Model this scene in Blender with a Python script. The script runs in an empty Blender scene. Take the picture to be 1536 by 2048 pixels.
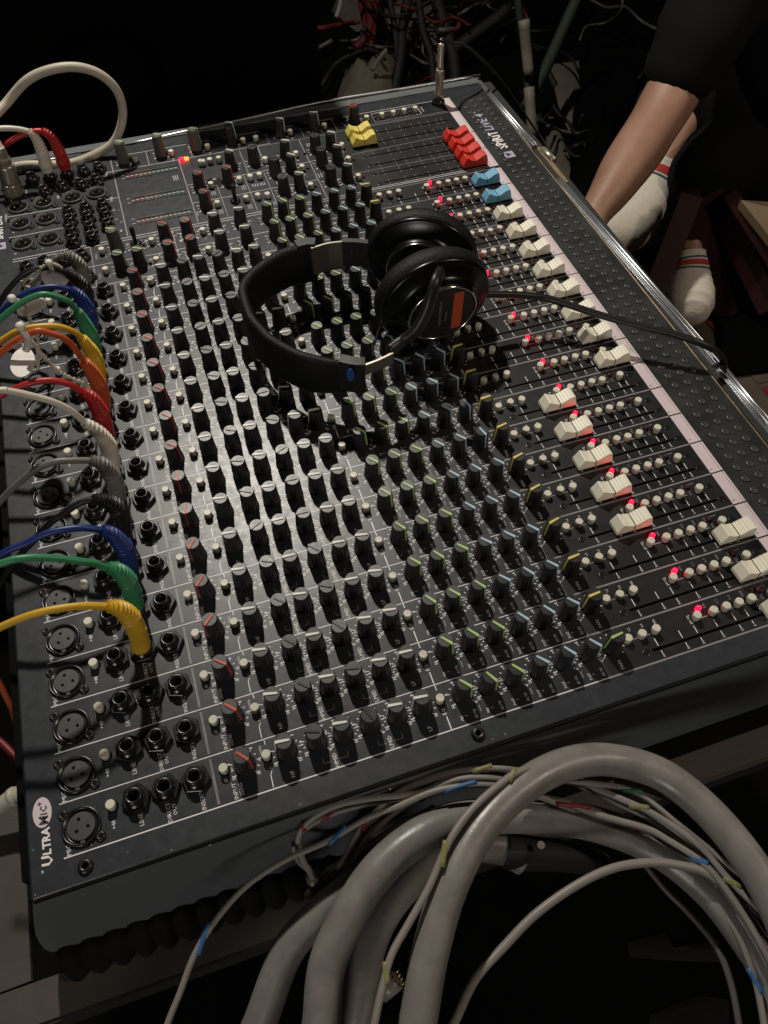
import bpy, math, random
from mathutils import Vector, Matrix
random.seed(7)
S = 0.001                       # everything below is in millimetres: u along a channel strip, v across the desk, z up
scene = bpy.context.scene
col = scene.collection
# ---------------------------------------------------------------- camera, world, lamps, exposure
CF = 1531.03
CW = Vector((159.05213322, -133.17798755, 451.99017588))
R = Matrix(((0.94953493, -0.31365293, -0.00229401), (-0.2592742, -0.78075391, -0.56850701), (0.17652283, 0.54041204, -0.82267522)))
RT = R.transposed()
cam_d = bpy.data.cameras.new("camera"); cam = bpy.data.objects.new("camera", cam_d); col.objects.link(cam)
cam_d.sensor_fit = 'HORIZONTAL'; cam_d.sensor_width = 36.0; cam_d.lens = 36.0 * CF / 1536.0
cam_d.clip_start = 0.01; cam_d.clip_end = 60
mw = (RT @ Matrix(((1, 0, 0), (0, -1, 0), (0, 0, -1)))).to_4x4(); mw.translation = CW * S
cam.matrix_world = mw
scene.camera = cam
w = bpy.data.worlds.new("World"); scene.world = w; w.use_nodes = True
bg = w.node_tree.nodes["Background"]; bg.inputs[0].default_value = (1.0, 0.86, 0.70, 1); bg.inputs[1].default_value = 0.006
def area(name, loc, target, size, power, colr, shape='DISK'):
    l = bpy.data.lights.new(name, 'AREA'); l.shape = shape; l.size = size; l.energy = power; l.color = colr
    o = bpy.data.objects.new(name, l); col.objects.link(o)
    o.location = Vector(loc) * S
    o.rotation_euler = (Vector(target) - Vector(loc)).to_track_quat('-Z', 'Y').to_euler()
    return o
area("ceiling_spot", (225, 1255, 1350), (230, 250, 0), 0.06, 23.0, (1.0, 0.94, 0.84))
area("room_lamp", (-800, -1600, 520), (300, 0, -50), 0.45, 7.6, (1.0, 0.96, 0.90))
area("side_lamp", (1500, -350, 1250), (950, 800, -250), 0.25, 7.0, (1.0, 0.84, 0.69))
scene.view_settings.view_transform = 'Standard'; scene.view_settings.look = 'None'
scene.view_settings.exposure = 0.0; scene.view_settings.gamma = 1.0

# ---------------------------------------------------------------- pixel helpers: a point of the place from a sight line
def ray(x, y): return (RT @ Vector(((x - 768) / CF, (y - 1024) / CF, 1.0)))
def atz(x, y, z=0.0):
    d = ray(x, y); return CW + d * ((z - CW.z) / d.z)
def atv(x, y, v):
    d = ray(x, y); return CW + d * ((v - CW.y) / d.y)
def atd(x, y, dep): return CW + ray(x, y) * dep
# ---------------------------------------------------------------- materials
MATS = {}
def mat(name, colr, rough=0.5, metal=0.0, spec=0.5, bump=0.0, bscale=300.0, vary=0.0, vscale=12.0, rvar=0.0, coat=0.0, emit=None, estr=0.0, sheen=0.0, stripes=None):
    m = bpy.data.materials.new(name); m.use_nodes = True
    nt = m.node_tree; b = nt.nodes["Principled BSDF"]; N = nt.nodes.new; L = nt.links.new
    b.inputs["Base Color"].default_value = (*colr, 1); b.inputs["Roughness"].default_value = rough
    b.inputs["Metallic"].default_value = metal; b.inputs["Specular IOR Level"].default_value = spec
    if coat: b.inputs["Coat Weight"].default_value = coat; b.inputs["Coat Roughness"].default_value = 0.15
    if sheen: b.inputs["Sheen Weight"].default_value = sheen
    if emit: b.inputs["Emission Color"].default_value = (*emit, 1); b.inputs["Emission Strength"].default_value = estr
    tc = N("ShaderNodeTexCoord")
    if vary or rvar:
        n = N("ShaderNodeTexNoise"); n.inputs["Scale"].default_value = vscale; n.inputs["Detail"].default_value = 9; n.inputs["Roughness"].default_value = 0.65
        L(tc.outputs["Object"], n.inputs["Vector"])
        if vary:
            r = N("ShaderNodeValToRGB"); r.color_ramp.elements[0].position = 0.3; r.color_ramp.elements[1].position = 0.72
            r.color_ramp.elements[0].color = tuple(c * (1 - vary) for c in colr) + (1,)
            r.color_ramp.elements[1].color = tuple(min(1, c * (1 + vary)) for c in colr) + (1,)
            L(n.outputs["Fac"], r.inputs["Fac"]); L(r.outputs["Color"], b.inputs["Base Color"])
        if rvar:
            mr = N("ShaderNodeMapRange"); mr.inputs["From Min"].default_value = 0.3; mr.inputs["From Max"].default_value = 0.7
            mr.inputs["To Min"].default_value = rough - rvar; mr.inputs["To Max"].default_value = rough + rvar
            L(n.outputs["Fac"], mr.inputs["Value"]); L(mr.outputs["Result"], b.inputs["Roughness"])
    if bump:
        n2 = N("ShaderNodeTexNoise"); n2.inputs["Scale"].default_value = bscale; n2.inputs["Detail"].default_value = 6
        L(tc.outputs["Object"], n2.inputs["Vector"])
        bp = N("ShaderNodeBump"); bp.inputs["Strength"].default_value = bump; bp.inputs["Distance"].default_value = 0.001
        L(n2.outputs["Fac"], bp.inputs["Height"]); L(bp.outputs["Normal"], b.inputs["Normal"])
    MATS[name] = m; return m
mat("slate_panel", (0.027, 0.030, 0.036), 0.365, spec=0.48, bump=0.05, bscale=2500, vary=0.10, vscale=130, rvar=0.05)
mat("black_panel", (0.010, 0.0103, 0.011), 0.42, spec=0.5, bump=0.05, bscale=2500, vary=0.2, vscale=40, rvar=0.06)
mat("cheek_plastic", (0.098, 0.108, 0.112), 0.55, bump=0.18, bscale=1300, vary=0.08, vscale=25)
mat("print_white", (0.82, 0.78, 0.78), 0.42, spec=0.6)
mat("print_grey", (0.26, 0.235, 0.245), 0.42, spec=0.6, vary=0.15, vscale=90)
mat("print_mauve", (0.42, 0.38, 0.50), 0.5)
mat("knob_black", (0.018, 0.018, 0.018), 0.40, spec=0.6, bump=0.06, bscale=2500, vary=0.35, vscale=260, rvar=0.07)
mat("knob_grey", (0.105, 0.105, 0.098), 0.5)
mat("jack_black", (0.010, 0.010, 0.010), 0.28, spec=0.6)
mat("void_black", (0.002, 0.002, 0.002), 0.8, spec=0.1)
mat("connector_face", (0.055, 0.056, 0.056), 0.45, vary=0.25, vscale=200)
mat("button_cream", (0.66, 0.63, 0.52), 0.42, vary=0.08, vscale=150)
mat("fader_cream", (0.80, 0.77, 0.63), 0.45, vary=0.05, vscale=60)
mat("fader_red", (0.62, 0.035, 0.022), 0.45)
mat("fader_blue", (0.17, 0.42, 0.60), 0.45)
mat("fader_yellow", (0.72, 0.60, 0.13), 0.45)
mat("pointer_white", (0.72, 0.71, 0.66), 0.45)
mat("pointer_dark", (0.014, 0.014, 0.014), 0.4)
mat("pointer_green", (0.40, 0.56, 0.20), 0.45)
mat("pointer_blue", (0.42, 0.55, 0.66), 0.45)
mat("pointer_yellow", (0.72, 0.60, 0.16), 0.45)
mat("pointer_red", (0.50, 0.065, 0.045), 0.45)
mat("led_lit", (0.5, 0.01, 0.04), 0.3, emit=(1.0, 0.004, 0.022), estr=6.5)
mat("led_amber", (0.5, 0.1, 0.01), 0.3, emit=(1.0, 0.16, 0.02), estr=4.0)
mat("led_dark", (0.075, 0.006, 0.008), 0.3)
mat("meter_red", (0.16, 0.018, 0.012), 0.4)
mat("meter_amber", (0.17, 0.085, 0.02), 0.4)
mat("meter_green", (0.022, 0.075, 0.045), 0.4)
mat("label_tape", (0.62, 0.53, 0.56), 0.55, vary=0.06, vscale=30)
mat("tape_glue", (0.30, 0.20, 0.13), 0.6, vary=0.3, vscale=90)
mat("rubber_pad", (0.016, 0.018, 0.018), 0.5, vary=0.35, vscale=25, bump=0.1, bscale=600, rvar=0.12)
mat("pad_stud", (0.038, 0.042, 0.041), 0.42, vary=0.45, vscale=60, rvar=0.08)
mat("ink_dark", (0.03, 0.025, 0.035), 0.6)
mat("screw_steel", (0.045, 0.040, 0.036), 0.35, metal=0.7)
mat("aluminium", (0.60, 0.62, 0.64), 0.38, metal=1.0)
mat("alu_blue", (0.42, 0.58, 0.80), 0.4, metal=0.7)
mat("brass_trim", (0.26, 0.19, 0.11), 0.5, metal=0.3, vary=0.4, vscale=60)
mat("foam", (0.012, 0.011, 0.010), 0.95, spec=0.05, bump=0.5, bscale=900)
mat("case_board", (0.066, 0.055, 0.047), 0.72, vary=0.14, vscale=35, bump=0.2, bscale=700)
mat("case_edge", (0.018, 0.018, 0.017), 0.6, vary=0.2, vscale=20)
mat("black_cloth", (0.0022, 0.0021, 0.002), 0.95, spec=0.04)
mat("nickel", (0.42, 0.38, 0.30), 0.38, metal=0.75, rvar=0.08, vscale=60)
mat("gold_pin", (0.75, 0.55, 0.22), 0.25, metal=1.0)
mat("cable_beige", (0.46, 0.42, 0.33), 0.5, vary=0.10, vscale=60)
mat("cable_grey", (0.20, 0.186, 0.172), 0.36, vary=0.20, vscale=45, bump=0.12, bscale=300, rvar=0.09)
mat("wire_grey", (0.22, 0.20, 0.18), 0.45, vary=0.08, vscale=60)
mat("wire_dark", (0.10, 0.09, 0.085), 0.5)
for n, c in {"yellow": (0.62, 0.37, 0.020), "green": (0.035, 0.22, 0.095), "blue": (0.010, 0.030, 0.165), "black": (0.010, 0.010, 0.010),
             "grey": (0.17, 0.16, 0.145), "white": (0.62, 0.57, 0.48), "red": (0.40, 0.018, 0.016), "orange": (0.50, 0.085, 0.015)}.items():
    mat("patch_" + n, c, 0.42, vary=0.06, vscale=50)
mat("tracer_blue", (0.03, 0.11, 0.26), 0.5); mat("tracer_yellow", (0.20, 0.19, 0.07), 0.5); mat("tracer_green", (0.02, 0.13, 0.06), 0.5); mat("tracer_red", (0.20, 0.015, 0.03), 0.5)
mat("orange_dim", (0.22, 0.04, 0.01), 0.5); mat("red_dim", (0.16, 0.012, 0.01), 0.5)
mat("tag_plastic", (0.74, 0.70, 0.66), 0.5, vary=0.05, vscale=60)
mat("tie_plastic", (0.50, 0.46, 0.36), 0.5)
mat("hp_gloss", (0.004, 0.004, 0.004), 0.26, spec=0.32)
mat("hp_satin", (0.011, 0.011, 0.011), 0.42, rvar=0.05)
mat("hp_leather", (0.0035, 0.0035, 0.0035), 0.58, spec=0.3, bump=0.8, bscale=650)
mat("hp_steel", (0.40, 0.37, 0.31), 0.36, metal=1.0, rvar=0.06)
mat("hp_chrome", (0.62, 0.60, 0.55), 0.16, metal=1.0)
mat("hp_orange", (0.40, 0.065, 0.018), 0.45)
mat("hp_blue", (0.02, 0.07, 0.28), 0.4)
mat("skin", (0.40, 0.222, 0.150), 0.48, vary=0.22, vscale=9, bump=0.25, bscale=160, rvar=0.08)
mat("shirt_black", (0.010, 0.0095, 0.010), 0.9, spec=0.1, bump=0.3, bscale=500)
mat("sock_white", (0.78, 0.72, 0.62), 0.85, spec=0.1, bump=0.8, bscale=160, vary=0.06, vscale=20)
mat("sock_red", (0.55, 0.05, 0.04), 0.85); mat("sock_blue", (0.05, 0.10, 0.16), 0.85)
mat("chair_red", (0.030, 0.0045, 0.004), 0.5, vary=0.25, vscale=8)
mat("chair_seat", (0.22, 0.16, 0.09), 0.55, vary=0.2, vscale=15)
mat("floor_dark", (0.0035, 0.0032, 0.003), 0.95, spec=0.05, vary=0.3, vscale=3)
mat("rug_red", (0.16, 0.016, 0.014), 0.95, vary=0.35, vscale=9, bump=0.4, bscale=200)
mat("rug_cream", (0.085, 0.065, 0.05), 0.95, vary=0.25, vscale=9)
mat("sheet_beige", (0.13, 0.113, 0.086), 0.8, vary=0.25, vscale=7)
mat("pipe_green", (0.028, 0.045, 0.028), 0.6); mat("pipe_tape", (0.24, 0.21, 0.17), 0.6, vary=0.2, vscale=30)
mat("bundle_red", (0.12, 0.008, 0.008), 0.7); mat("bundle_black", (0.006, 0.006, 0.006), 0.7)
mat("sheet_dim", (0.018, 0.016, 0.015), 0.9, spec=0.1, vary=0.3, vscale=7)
mat("wood_brown", (0.075, 0.045, 0.025), 0.6, vary=0.3, vscale=10)

# ---------------------------------------------------------------- mesh builder
class MB:
    def __init__(s): s.v = []; s.f = []; s.m = []; s.s = []; s.mats = []
    def mi(s, name):
        if name not in s.mats: s.mats.append(name)
        return s.mats.index(name)
    def add(s, vs, fs, mname, smooth=False, mx=None):
        b = len(s.v); k = s.mi(mname)
        s.v += [tuple(mx @ Vector(p)) if mx else tuple(p) for p in vs]
        for f in fs: s.f.append([b + i for i in f]); s.m.append(k); s.s.append(smooth)
        return s
    def box(s, a, b, m, mx=None):
        x0, y0, z0 = a; x1, y1, z1 = b
        vs = [(x0, y0, z0), (x1, y0, z0), (x1, y1, z0), (x0, y1, z0), (x0, y0, z1), (x1, y0, z1), (x1, y1, z1), (x0, y1, z1)]
        return s.add(vs, [(3, 2, 1, 0), (4, 5, 6, 7), (0, 1, 5, 4), (1, 2, 6, 5), (2, 3, 7, 6), (3, 0, 4, 7)], m, False, mx)
    def rect(s, x0, x1, y0, y1, z, m): return s.add([(x0, y0, z), (x1, y0, z), (x1, y1, z), (x0, y1, z)], [(0, 1, 2, 3)], m)
    def line(s, p, q, wd, z, m):
        p = Vector(p); q = Vector(q); d = (q - p).normalized(); n = Vector((-d.y, d.x)) * wd / 2
        a, b, c, e = p + n, p - n, q - n, q + n
        return s.add([(a.x, a.y, z), (b.x, b.y, z), (c.x, c.y, z), (e.x, e.y, z)], [(0, 1, 2, 3)], m)
    def lathe(s, prof, m, n=16, c=(0, 0, 0), smooth=True, ribs=0.0, mx=None, phase=0.0, sx=1.0, sy=1.0):
        vs = []; fs = []
        for r, z in prof:
            for i in range(n):
                a = phase + 2 * math.pi * i / n; rr = r - (ribs if (i % 2 and r > ribs * 3) else 0)
                vs.append((c[0] + rr * math.cos(a) * sx, c[1] + rr * math.sin(a) * sy, c[2] + z))
        for j in range(len(prof) - 1):
            for i in range(n):
                i2 = (i + 1) % n; fs.append((j * n + i, j * n + i2, (j + 1) * n + i2, (j + 1) * n + i))
        fs.append(tuple(range((len(prof) - 1) * n, len(prof) * n)))
        if prof[0][0] > 0.01: fs.append(tuple(reversed(range(n))))
        s.add(vs, fs, m, smooth, mx)
        s.s[-1] = False
        if prof[0][0] > 0.01: s.s[-2] = False
        return s
    def prism(s, poly, z0, z1, m, mx=None, smooth=False):
        n = len(poly); vs = [(x, y, z0) for x, y in poly] + [(x, y, z1) for x, y in poly]
        fs = [tuple(reversed(range(n))), tuple(range(n, 2 * n))] + [(i, (i + 1) % n, n + (i + 1) % n, n + i) for i in range(n)]
        return s.add(vs, fs, m, smooth, mx)
    def tube(s, pts, rad, m, n=10, step=4, smooth=True, radf=None, flat=1.0, cap=True):
        P = spline(pts, step); vs = []; fs = []; N = len(P)
        up = Vector((0, 0, 1)); t0 = (P[1] - P[0]).normalized()
        if abs(t0.dot(up)) > 0.95: up = Vector((1, 0, 0))
        nrm = (up - t0 * up.dot(t0)).normalized()
        for k in range(N):
            t = (P[min(k + 1, N - 1)] - P[max(k - 1, 0)]).normalized()
            nrm = (nrm - t * nrm.dot(t)); nrm = nrm.normalized() if nrm.length > 1e-6 else t.orthogonal().normalized()
            bn = t.cross(nrm); r = radf(k / (N - 1)) if radf else rad
            for i in range(n):
                a = 2 * math.pi * i / n; vs.append(P[k] + nrm * (r * math.cos(a)) + bn * (r * flat * math.sin(a)))
        for k in range(N - 1):
            for i in range(n):
                i2 = (i + 1) % n; fs.append((k * n + i, k * n + i2, (k + 1) * n + i2, (k + 1) * n + i))
        if cap: fs.append(tuple(reversed(range(n)))); fs.append(tuple(range((N - 1) * n, N * n)))
        return s.add(vs, fs, m, smooth)
    def text(s, t, u, v, h, m, z=0.14, ang=90.0, cen=True, shear=0.0, stretch=1.0, bold=0.0, fit=0.0):
        vs, fs, wd = glyphs(t, bold); k = h / 0.7; stretch = fit / (wd * k) if fit else stretch; ca, sa = math.cos(math.radians(ang)), math.sin(math.radians(ang))
        out = []
        for x, y in vs:
            x = (x - (wd / 2 if cen else 0)) * k * stretch; y = (y - (0.35 if cen else 0)) * k; x += y * shear
            out.append((u + x * ca - y * sa, v + x * sa + y * ca, z))
        return s.add(out, fs, m)
    def mesh(s, name):
        me = bpy.data.meshes.new(name)
        me.from_pydata([(x * S, y * S, z * S) for x, y, z in s.v], [], s.f)
        for n in s.mats: me.materials.append(MATS[n])
        me.polygons.foreach_set("material_index", s.m); me.polygons.foreach_set("use_smooth", s.s)
        me.update(); return me
def spline(pts, step):
    pts = [Vector(p) for p in pts]
    if len(pts) < 3 or step <= 1: return pts
    out = []
    for i in range(len(pts) - 1):
        p0 = pts[max(i - 1, 0)]; p1 = pts[i]; p2 = pts[i + 1]; p3 = pts[min(i + 2, len(pts) - 1)]
        for k in range(step):
            t = k / step
            out.append(0.5 * ((2 * p1) + (p2 - p0) * t + (2 * p0 - 5 * p1 + 4 * p2 - p3) * t * t + (3 * p1 - p0 - 3 * p2 + p3) * t ** 3))
    out.append(pts[-1]); return out
_g = {}
def glyphs(t, bold=0.0):
    if (t, bold) in _g: return _g[(t, bold)]
    cu = bpy.data.curves.new("t", 'FONT'); cu.body = t; cu.size = 1.0; cu.resolution_u = 1; cu.offset = bold
    o = bpy.data.objects.new("t", cu); col.objects.link(o)
    dg = bpy.context.evaluated_depsgraph_get(); dg.update()
    me = o.evaluated_get(dg).to_mesh()
    vs = [(p.co.x, p.co.y) for p in me.vertices]; fs = [tuple(p.vertices) for p in me.polygons]
    wd = max((x for x, y in vs), default=0)
    o.evaluated_get(dg).to_mesh_clear(); bpy.data.objects.remove(o); bpy.data.curves.remove(cu)
    _g[(t, bold)] = (vs, fs, wd); return vs, fs, wd

ROOT = {}
def place(name, mesh, parent=None, loc=(0, 0, 0), rz=0.0, rot=None):
    """link one mesh object; loc is an absolute position, children are stored relative to their parent"""
    if isinstance(mesh, MB): mesh = mesh.mesh(name)
    o = bpy.data.objects.new(name, mesh); col.objects.link(o)
    p = Vector(loc)
    if parent is not None:
        o.parent = parent; p = p - ROOT.get(parent.name, Vector((0, 0, 0)))
    o.location = p * S; o.rotation_euler = rot if rot else (0, 0, rz)
    return o
def sub(name, mesh, parent, loc=(0, 0, 0), rz=0.0):
    """sub-part given in its parent's own frame"""
    if isinstance(mesh, MB): mesh = mesh.mesh(name)
    o = bpy.data.objects.new(name, mesh); col.objects.link(o); o.parent = parent
    o.location = Vector(loc) * S; o.rotation_euler = (0, 0, rz); return o
def thing(name, label, cat, loc=(0, 0, 0), group=None):
    o = bpy.data.objects.new(name, None); col.objects.link(o); o.empty_display_size = 0.02
    o.location = Vector(loc) * S; ROOT[o.name] = Vector(loc)
    return tag(o, label, cat, group)
def struct(o, kind="structure"): o["kind"] = kind; return o
def tag(o, label, cat, group=None):
    o["label"] = label; o["category"] = cat
    if group: o["group"] = group
    return o

# ================================================================ MIXING CONSOLE
con = thing("mixing_console", "large slate and black sound mixing console covered in knobs, with cream and coloured fader caps", "mixing console", (270, 345, -150))
NCH = 18
def grid_plate(mb, u0, u1, v0, v1, holes, top, z=0.0, depth=6.0):
    us = sorted({u0, u1, *[h[0] for h in holes], *[h[1] for h in holes]}); vs = sorted({v0, v1, *[h[2] for h in holes], *[h[3] for h in holes]})
    for i in range(len(us) - 1):
        for j in range(len(vs) - 1):
            cu, cv = (us[i] + us[i + 1]) / 2, (vs[j] + vs[j + 1]) / 2
            if not any(h[0] < cu < h[1] and h[2] < cv < h[3] for h in holes): mb.rect(us[i], us[i + 1], vs[j], vs[j + 1], z, top)
    for a, b, c, d in holes:
        q = [(a, c), (b, c), (b, d), (a, d)]
        for k in range(4):
            p, r = q[k], q[(k + 1) % 4]
            mb.add([(p[0], p[1], z), (r[0], r[1], z), (r[0], r[1], z - depth), (p[0], p[1], z - depth)], [(0, 1, 2, 3)], "void_black")
        mb.rect(a, b, c, d, z - depth, "void_black")
pan = MB()
pan.rect(0, 352, -15, 705, 0, "slate_panel"); pan.rect(352, 552, -15, 0, 0, "slate_panel"); pan.rect(352, 552, 687, 705, 0, "slate_panel")
holes = [(385, 488.5, 30 * k + 7.0, 30 * k + 8.7) for k in range(NCH)]
mslots = [552.4, 568.9, 585.9, 602.9, 626.3, 644.0]
holes += [(385, 488.5, v - .85, v + .85) for v in mslots]
grid_plate(pan, 352, 508, 0, 687, holes, "black_panel")
pan.rect(508, 552, 0, 687, 0, "rubber_pad")
# rounded near lip, rear lip and skirts that close the sheet-metal tray
pan.add([(0, -15, 0), (552, -15, 0), (552, -16, -1), (0, -16, -1)], [(0, 1, 2, 3)], "slate_panel")
pan.add([(0, -15, 0), (0, 705, 0), (-1.5, 705, -1.5), (-1.5, -15, -1.5)], [(0, 1, 2, 3)], "slate_panel")
pan.add([(-1.5, -15, -1.5), (-1.5, 705, -1.5), (-8, 705, -40), (-8, -15, -40)], [(0, 1, 2, 3)], "slate_panel")
place("top_panel", pan, con)
# near side cheek: thick moulded plate whose rear end swells backwards as it goes down
ck = [(1, -1.2), (-8, -22), (-17, -48), (-25, -72), (-31, -95), (-36, -118), (-37, -132), (-33, -142), (-25, -148), (520, -148), (556, -140), (556, -1.2)]
m = MB(); n = len(ck)
m.add([(u, -17.2, z) for u, z in ck] + [(u, -3, z) for u, z in ck], [tuple(range(n)), tuple(reversed(range(n, 2 * n)))] + [(i, i + n, (i + 1) % n + n, (i + 1) % n) for i in range(n)], "cheek_plastic")
place("side_cheek", m, con)
m = MB(); m.box((0, -17.45, -2.6), (552, -16.4, -0.35), "void_black"); place("seam", m, con)
m = MB(); m.add([(u, 707, z) for u, z in ck] + [(u, 722, z) for u, z in ck], [tuple(range(n)), tuple(reversed(range(n, 2 * n)))] + [(i, i + n, (i + 1) % n + n, (i + 1) % n) for i in range(n)], "cheek_plastic")
place("side_cheek", m, con)
m = MB(); m.box((-8, -2.5, -148), (551, 706.5, -8), "void_black"); place("chassis", m, con)
m = MB(); m.tube([(551, -14, -1.5), (553.2, 200, -2), (553.2, 500, -2), (551.5, 704, -1.5)], 1.5, "brass_trim", n=8, step=6); place("front_trim", m, con)
m = MB(); m.tube([(2, 706, 1.0), (300, 706, 1.0), (552, 706, 1.0)], 1.3, "cheek_plastic", n=6, step=3); place("rear_rim", m, con)

chp = MB(); random.seed(3)
for x, y in [(255, 1705), (343, 1700), (183, 1690), (66, 1700), (1010, 1468), (985, 1478), (600, 1608), (52, 1520), (47, 1440), (40, 1330), (30, 1160), (70, 1790), (420, 1690), (780, 1578)]:
    c = atz(x, y, 0); n_ = 6; chp.add([(c.x + random.uniform(.3, .8) * math.cos(k * 1.05), c.y + random.uniform(.2, .5) * math.sin(k * 1.05), .05) for k in range(n_)], [tuple(range(n_))], "connector_face" if x < 60 else "print_grey")
struct(place("paint_chip", chp, con), "stuff")
# ---- printed lines
PR, FU, FB = 0.12, (352, 497), 0.55
pl = MB()
U0, US, UE = 17.5, 103.8, 350.4
for k in range(0, 19):
    v = 30.0 * k
    if k not in (17,):
        pl.line((U0, v), (UE, v), 0.55, PR, "print_white") if k else pl.line((U0, v), (UE, v), 0.7, PR, "print_white")
    else:
        pl.line((U0, v), (UE, v), 0.5, PR, "print_white")
    pl.line((UE, v), (497, v), 1.15 if k < 16 else .8, PR, "print_grey")
pl.line((U0, 543.6), (497, 543.6), 0.6, PR, "print_white")
for k in range(16):
    v = 30.0 * k
    pl.line((US - .35, v + 1.6), (US - .35, v + 28.4), .55, PR, "print_grey"); pl.line((US + .45, v + 1.6), (US + .45, v + 28.4), .4, PR, "print_grey")
    pl.line((350.4, v + .5), (350.4, v + 29.5), .6, PR, "print_grey")
for k in (16, 17):
    v = 30.0 * k; pl.line((88, v + 1), (88, v + 29), .8, PR, "print_grey"); pl.line((165.5, v + 1), (165.5, v + 29), .7, PR, "print_grey")
# master section frames (positions measured on the desk)
for a, b, wd in [((117, 687), (170, 687), .5), ((182, 687), (205, 687), .5), ((222, 687), (292, 687), .5), ((315, 687), (497, 687), .5), ((108, 660), (290, 660), .5), ((276, 658), (365, 658), .8), ((365, 659), (497, 659), .6),
                 ((16, 613.4), (70, 612), .5), ((110, 612), (124, 612), .5), ((16, 578.6), (67, 578.6), .5), ((192, 611), (240, 611), .45), ((240, 611), (321, 612.5), .45), ((192, 578.5), (322, 578.5), .45), ((322, 613), (345, 613), .5),
                 ((368, 611.5), (497, 615.5), .6), ((360, 577), (497, 577.5), .6), ((366, 546.3), (497, 546.3), .5), ((124, 685), (124, 546), 1.2), ((192, 659), (192, 546.5), 1.1), ((161.5, 686), (161.5, 661), 1.0), ((207, 686), (207, 660), .8),
                 ((221.5, 609), (221.5, 546), .7), ((256.5, 657), (256.5, 612), .8), ((251, 610), (251, 547), .8), ((272, 609), (272, 546), .8), ((290.4, 686), (290.4, 660), .8), ((257.5, 685), (257.5, 660), .6), ((276.5, 658), (276.5, 630), 1.1), ((322, 657), (322, 546), 1.0),
                 ((329, 685.5), (329, 661), .8), ((367, 686), (367, 660), .7), ((412, 683), (411.5, 665), .6), ((411.5, 665), (466, 665), .6), ((466, 665), (466, 683), .5), ((412, 683), (466, 683), .5), ((365, 661.5), (497, 661.5), .6)]:
    pl.line(a, b, wd, PR, "print_grey" if wd > .55 else "print_white")
struct(place("printed_lines", pl, con), "stuff")
# ---- legends of one channel, shared by every mono channel
def scale(mb, u, v, r=7.6, cnt=11, m="print_white", nums=True):
    for i in range(cnt):
        a = math.radians(-45 - 270 * i / (cnt - 1)) + math.pi * 0; a = math.radians(-48 - 264 * i / (cnt - 1)) + 0
        a = -a - math.radians(96)  # sweep from lower left, over the top (towards -u), to lower right as the operator sees it
        d = Vector((math.cos(a), math.sin(a))); p = Vector((u, v)) + d * r; q = Vector((u, v)) + d * (r + 1.2)
        mb.line(p, q, .6, PR + .02, m)
        if nums and i % 2 == 0:
            t = Vector((u, v)) + d * (r + 2.3); mb.text(str(abs(i - 5) * 3 if nums == 1 else i), t.x, t.y, 1.9, m, bold=.03)
KU = [122.6, 147.7, 166.1, 182.0, 199.0, 216.1, 232.5]; AU = [258.7, 275.5, 292.6, 309.7, 326.9, 344.2]; PU = 361.0; KV = 18.9
lg = MB(); W = "print_white"
lg.text("MIC", 20.4, 3.4, 2.5, W); lg.text("+48", 45.6, 9.2, 2.3, W); lg.text("LINE", 60.6, 7.0, 2.5, W); lg.text("DIRECT", 76.0, 6.0, 2.3, W); lg.text("OUT", 79.4, 6.8, 2.3, W); lg.text("INSERT", 95.4, 6.4, 2.4, W)
lg.text("\u00d8", 110.2, 13.2, 2.2, W); lg.text("INPUT", 114.0, 5.8, 2.4, W); lg.text("SENS", 117.4, 5.8, 2.4, W)
lg.text("20", 114.6, 18.8, 1.6, W); lg.text("10", 115.4, 13.0, 1.6, W); lg.text("-10", 129.6, 11.6, 1.6, W); lg.text("60", 131.2, 19, 1.5, W); lg.text("+4", 127.4, 22.4, 1.4, W)
lg.text("100Hz", 133.0, 24.0, 1.5, W); lg.line((135.4, 1), (135.6, 8.4), .5, PR, "print_white"); lg.line((135.6, 8.4), (136.8, 10.6), .4, PR, W); lg.line((136.6, 26.6), (136.4, 29.4), .5, PR, W); lg.text("/-", 136.2, 12.5, 2.0, W)
for i, u in enumerate(KU): scale(lg, u, KV, 7.4, 11, W, nums=1 if i in (1, 3, 5, 6) else 2)
for u in AU: scale(lg, u, KV, 7.4, 11, W, nums=2)
scale(lg, PU, KV, 7.4, 9, W, nums=False)
for u, t in [(147.7, "HF"), (173.6, "HMID"), (207.6, "LMID"), (232.6, "LF")]: lg.text(t, u, 4.8, 2.5, W)
for a in (173.6, 207.6):
    lg.line((a - 7, 8), (a - 7, 4.8), .4, PR, "print_grey"); lg.line((a - 7, 4.8), (a - 2.4, 4.8), .4, PR, "print_grey"); lg.line((a + 2.4, 4.8), (a + 8, 4.8), .4, PR, "print_grey"); lg.line((a + 8, 4.8), (a + 8, 8), .4, PR, "print_grey")
lg.text("EQ", 244.2, 12.0, 2.4, W); lg.line((244.8, .6), (244.8, 8.8), .7, PR, W); lg.line((244.8, 26.2), (244.8, 29.6), .7, PR, W)
for i, u in enumerate(AU):
    lg.text(str(i + 1), u - 2.6, 5.2, 1.7, W); lg.text("AUX", u + 3.4, 5.0, 2.0, W); lg.text("PRE" if i < 2 else "POST", u - 5.4, 4.6, 1.7, W, stretch=.8)
    if i % 2: lg.line((u - 9.5, 5.2), (u - 9.4, 9.5), .6, PR, "print_grey")
lg.text("PAN", PU, 5.4, 2.2, W); lg.text("L", 352.8, 13, 1.7, W); lg.text("R", 352.8, 25, 1.7, W)
for u, t in [(380.6, "1-2"), (390, "3-4"), (399.2, "MIX")]: lg.text(t, u - 3.2, 25.6, 1.7, W, stretch=.8)
lg.text("MUTE", 418.8, 19.6, 2.3, "print_white", stretch=.75)
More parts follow.
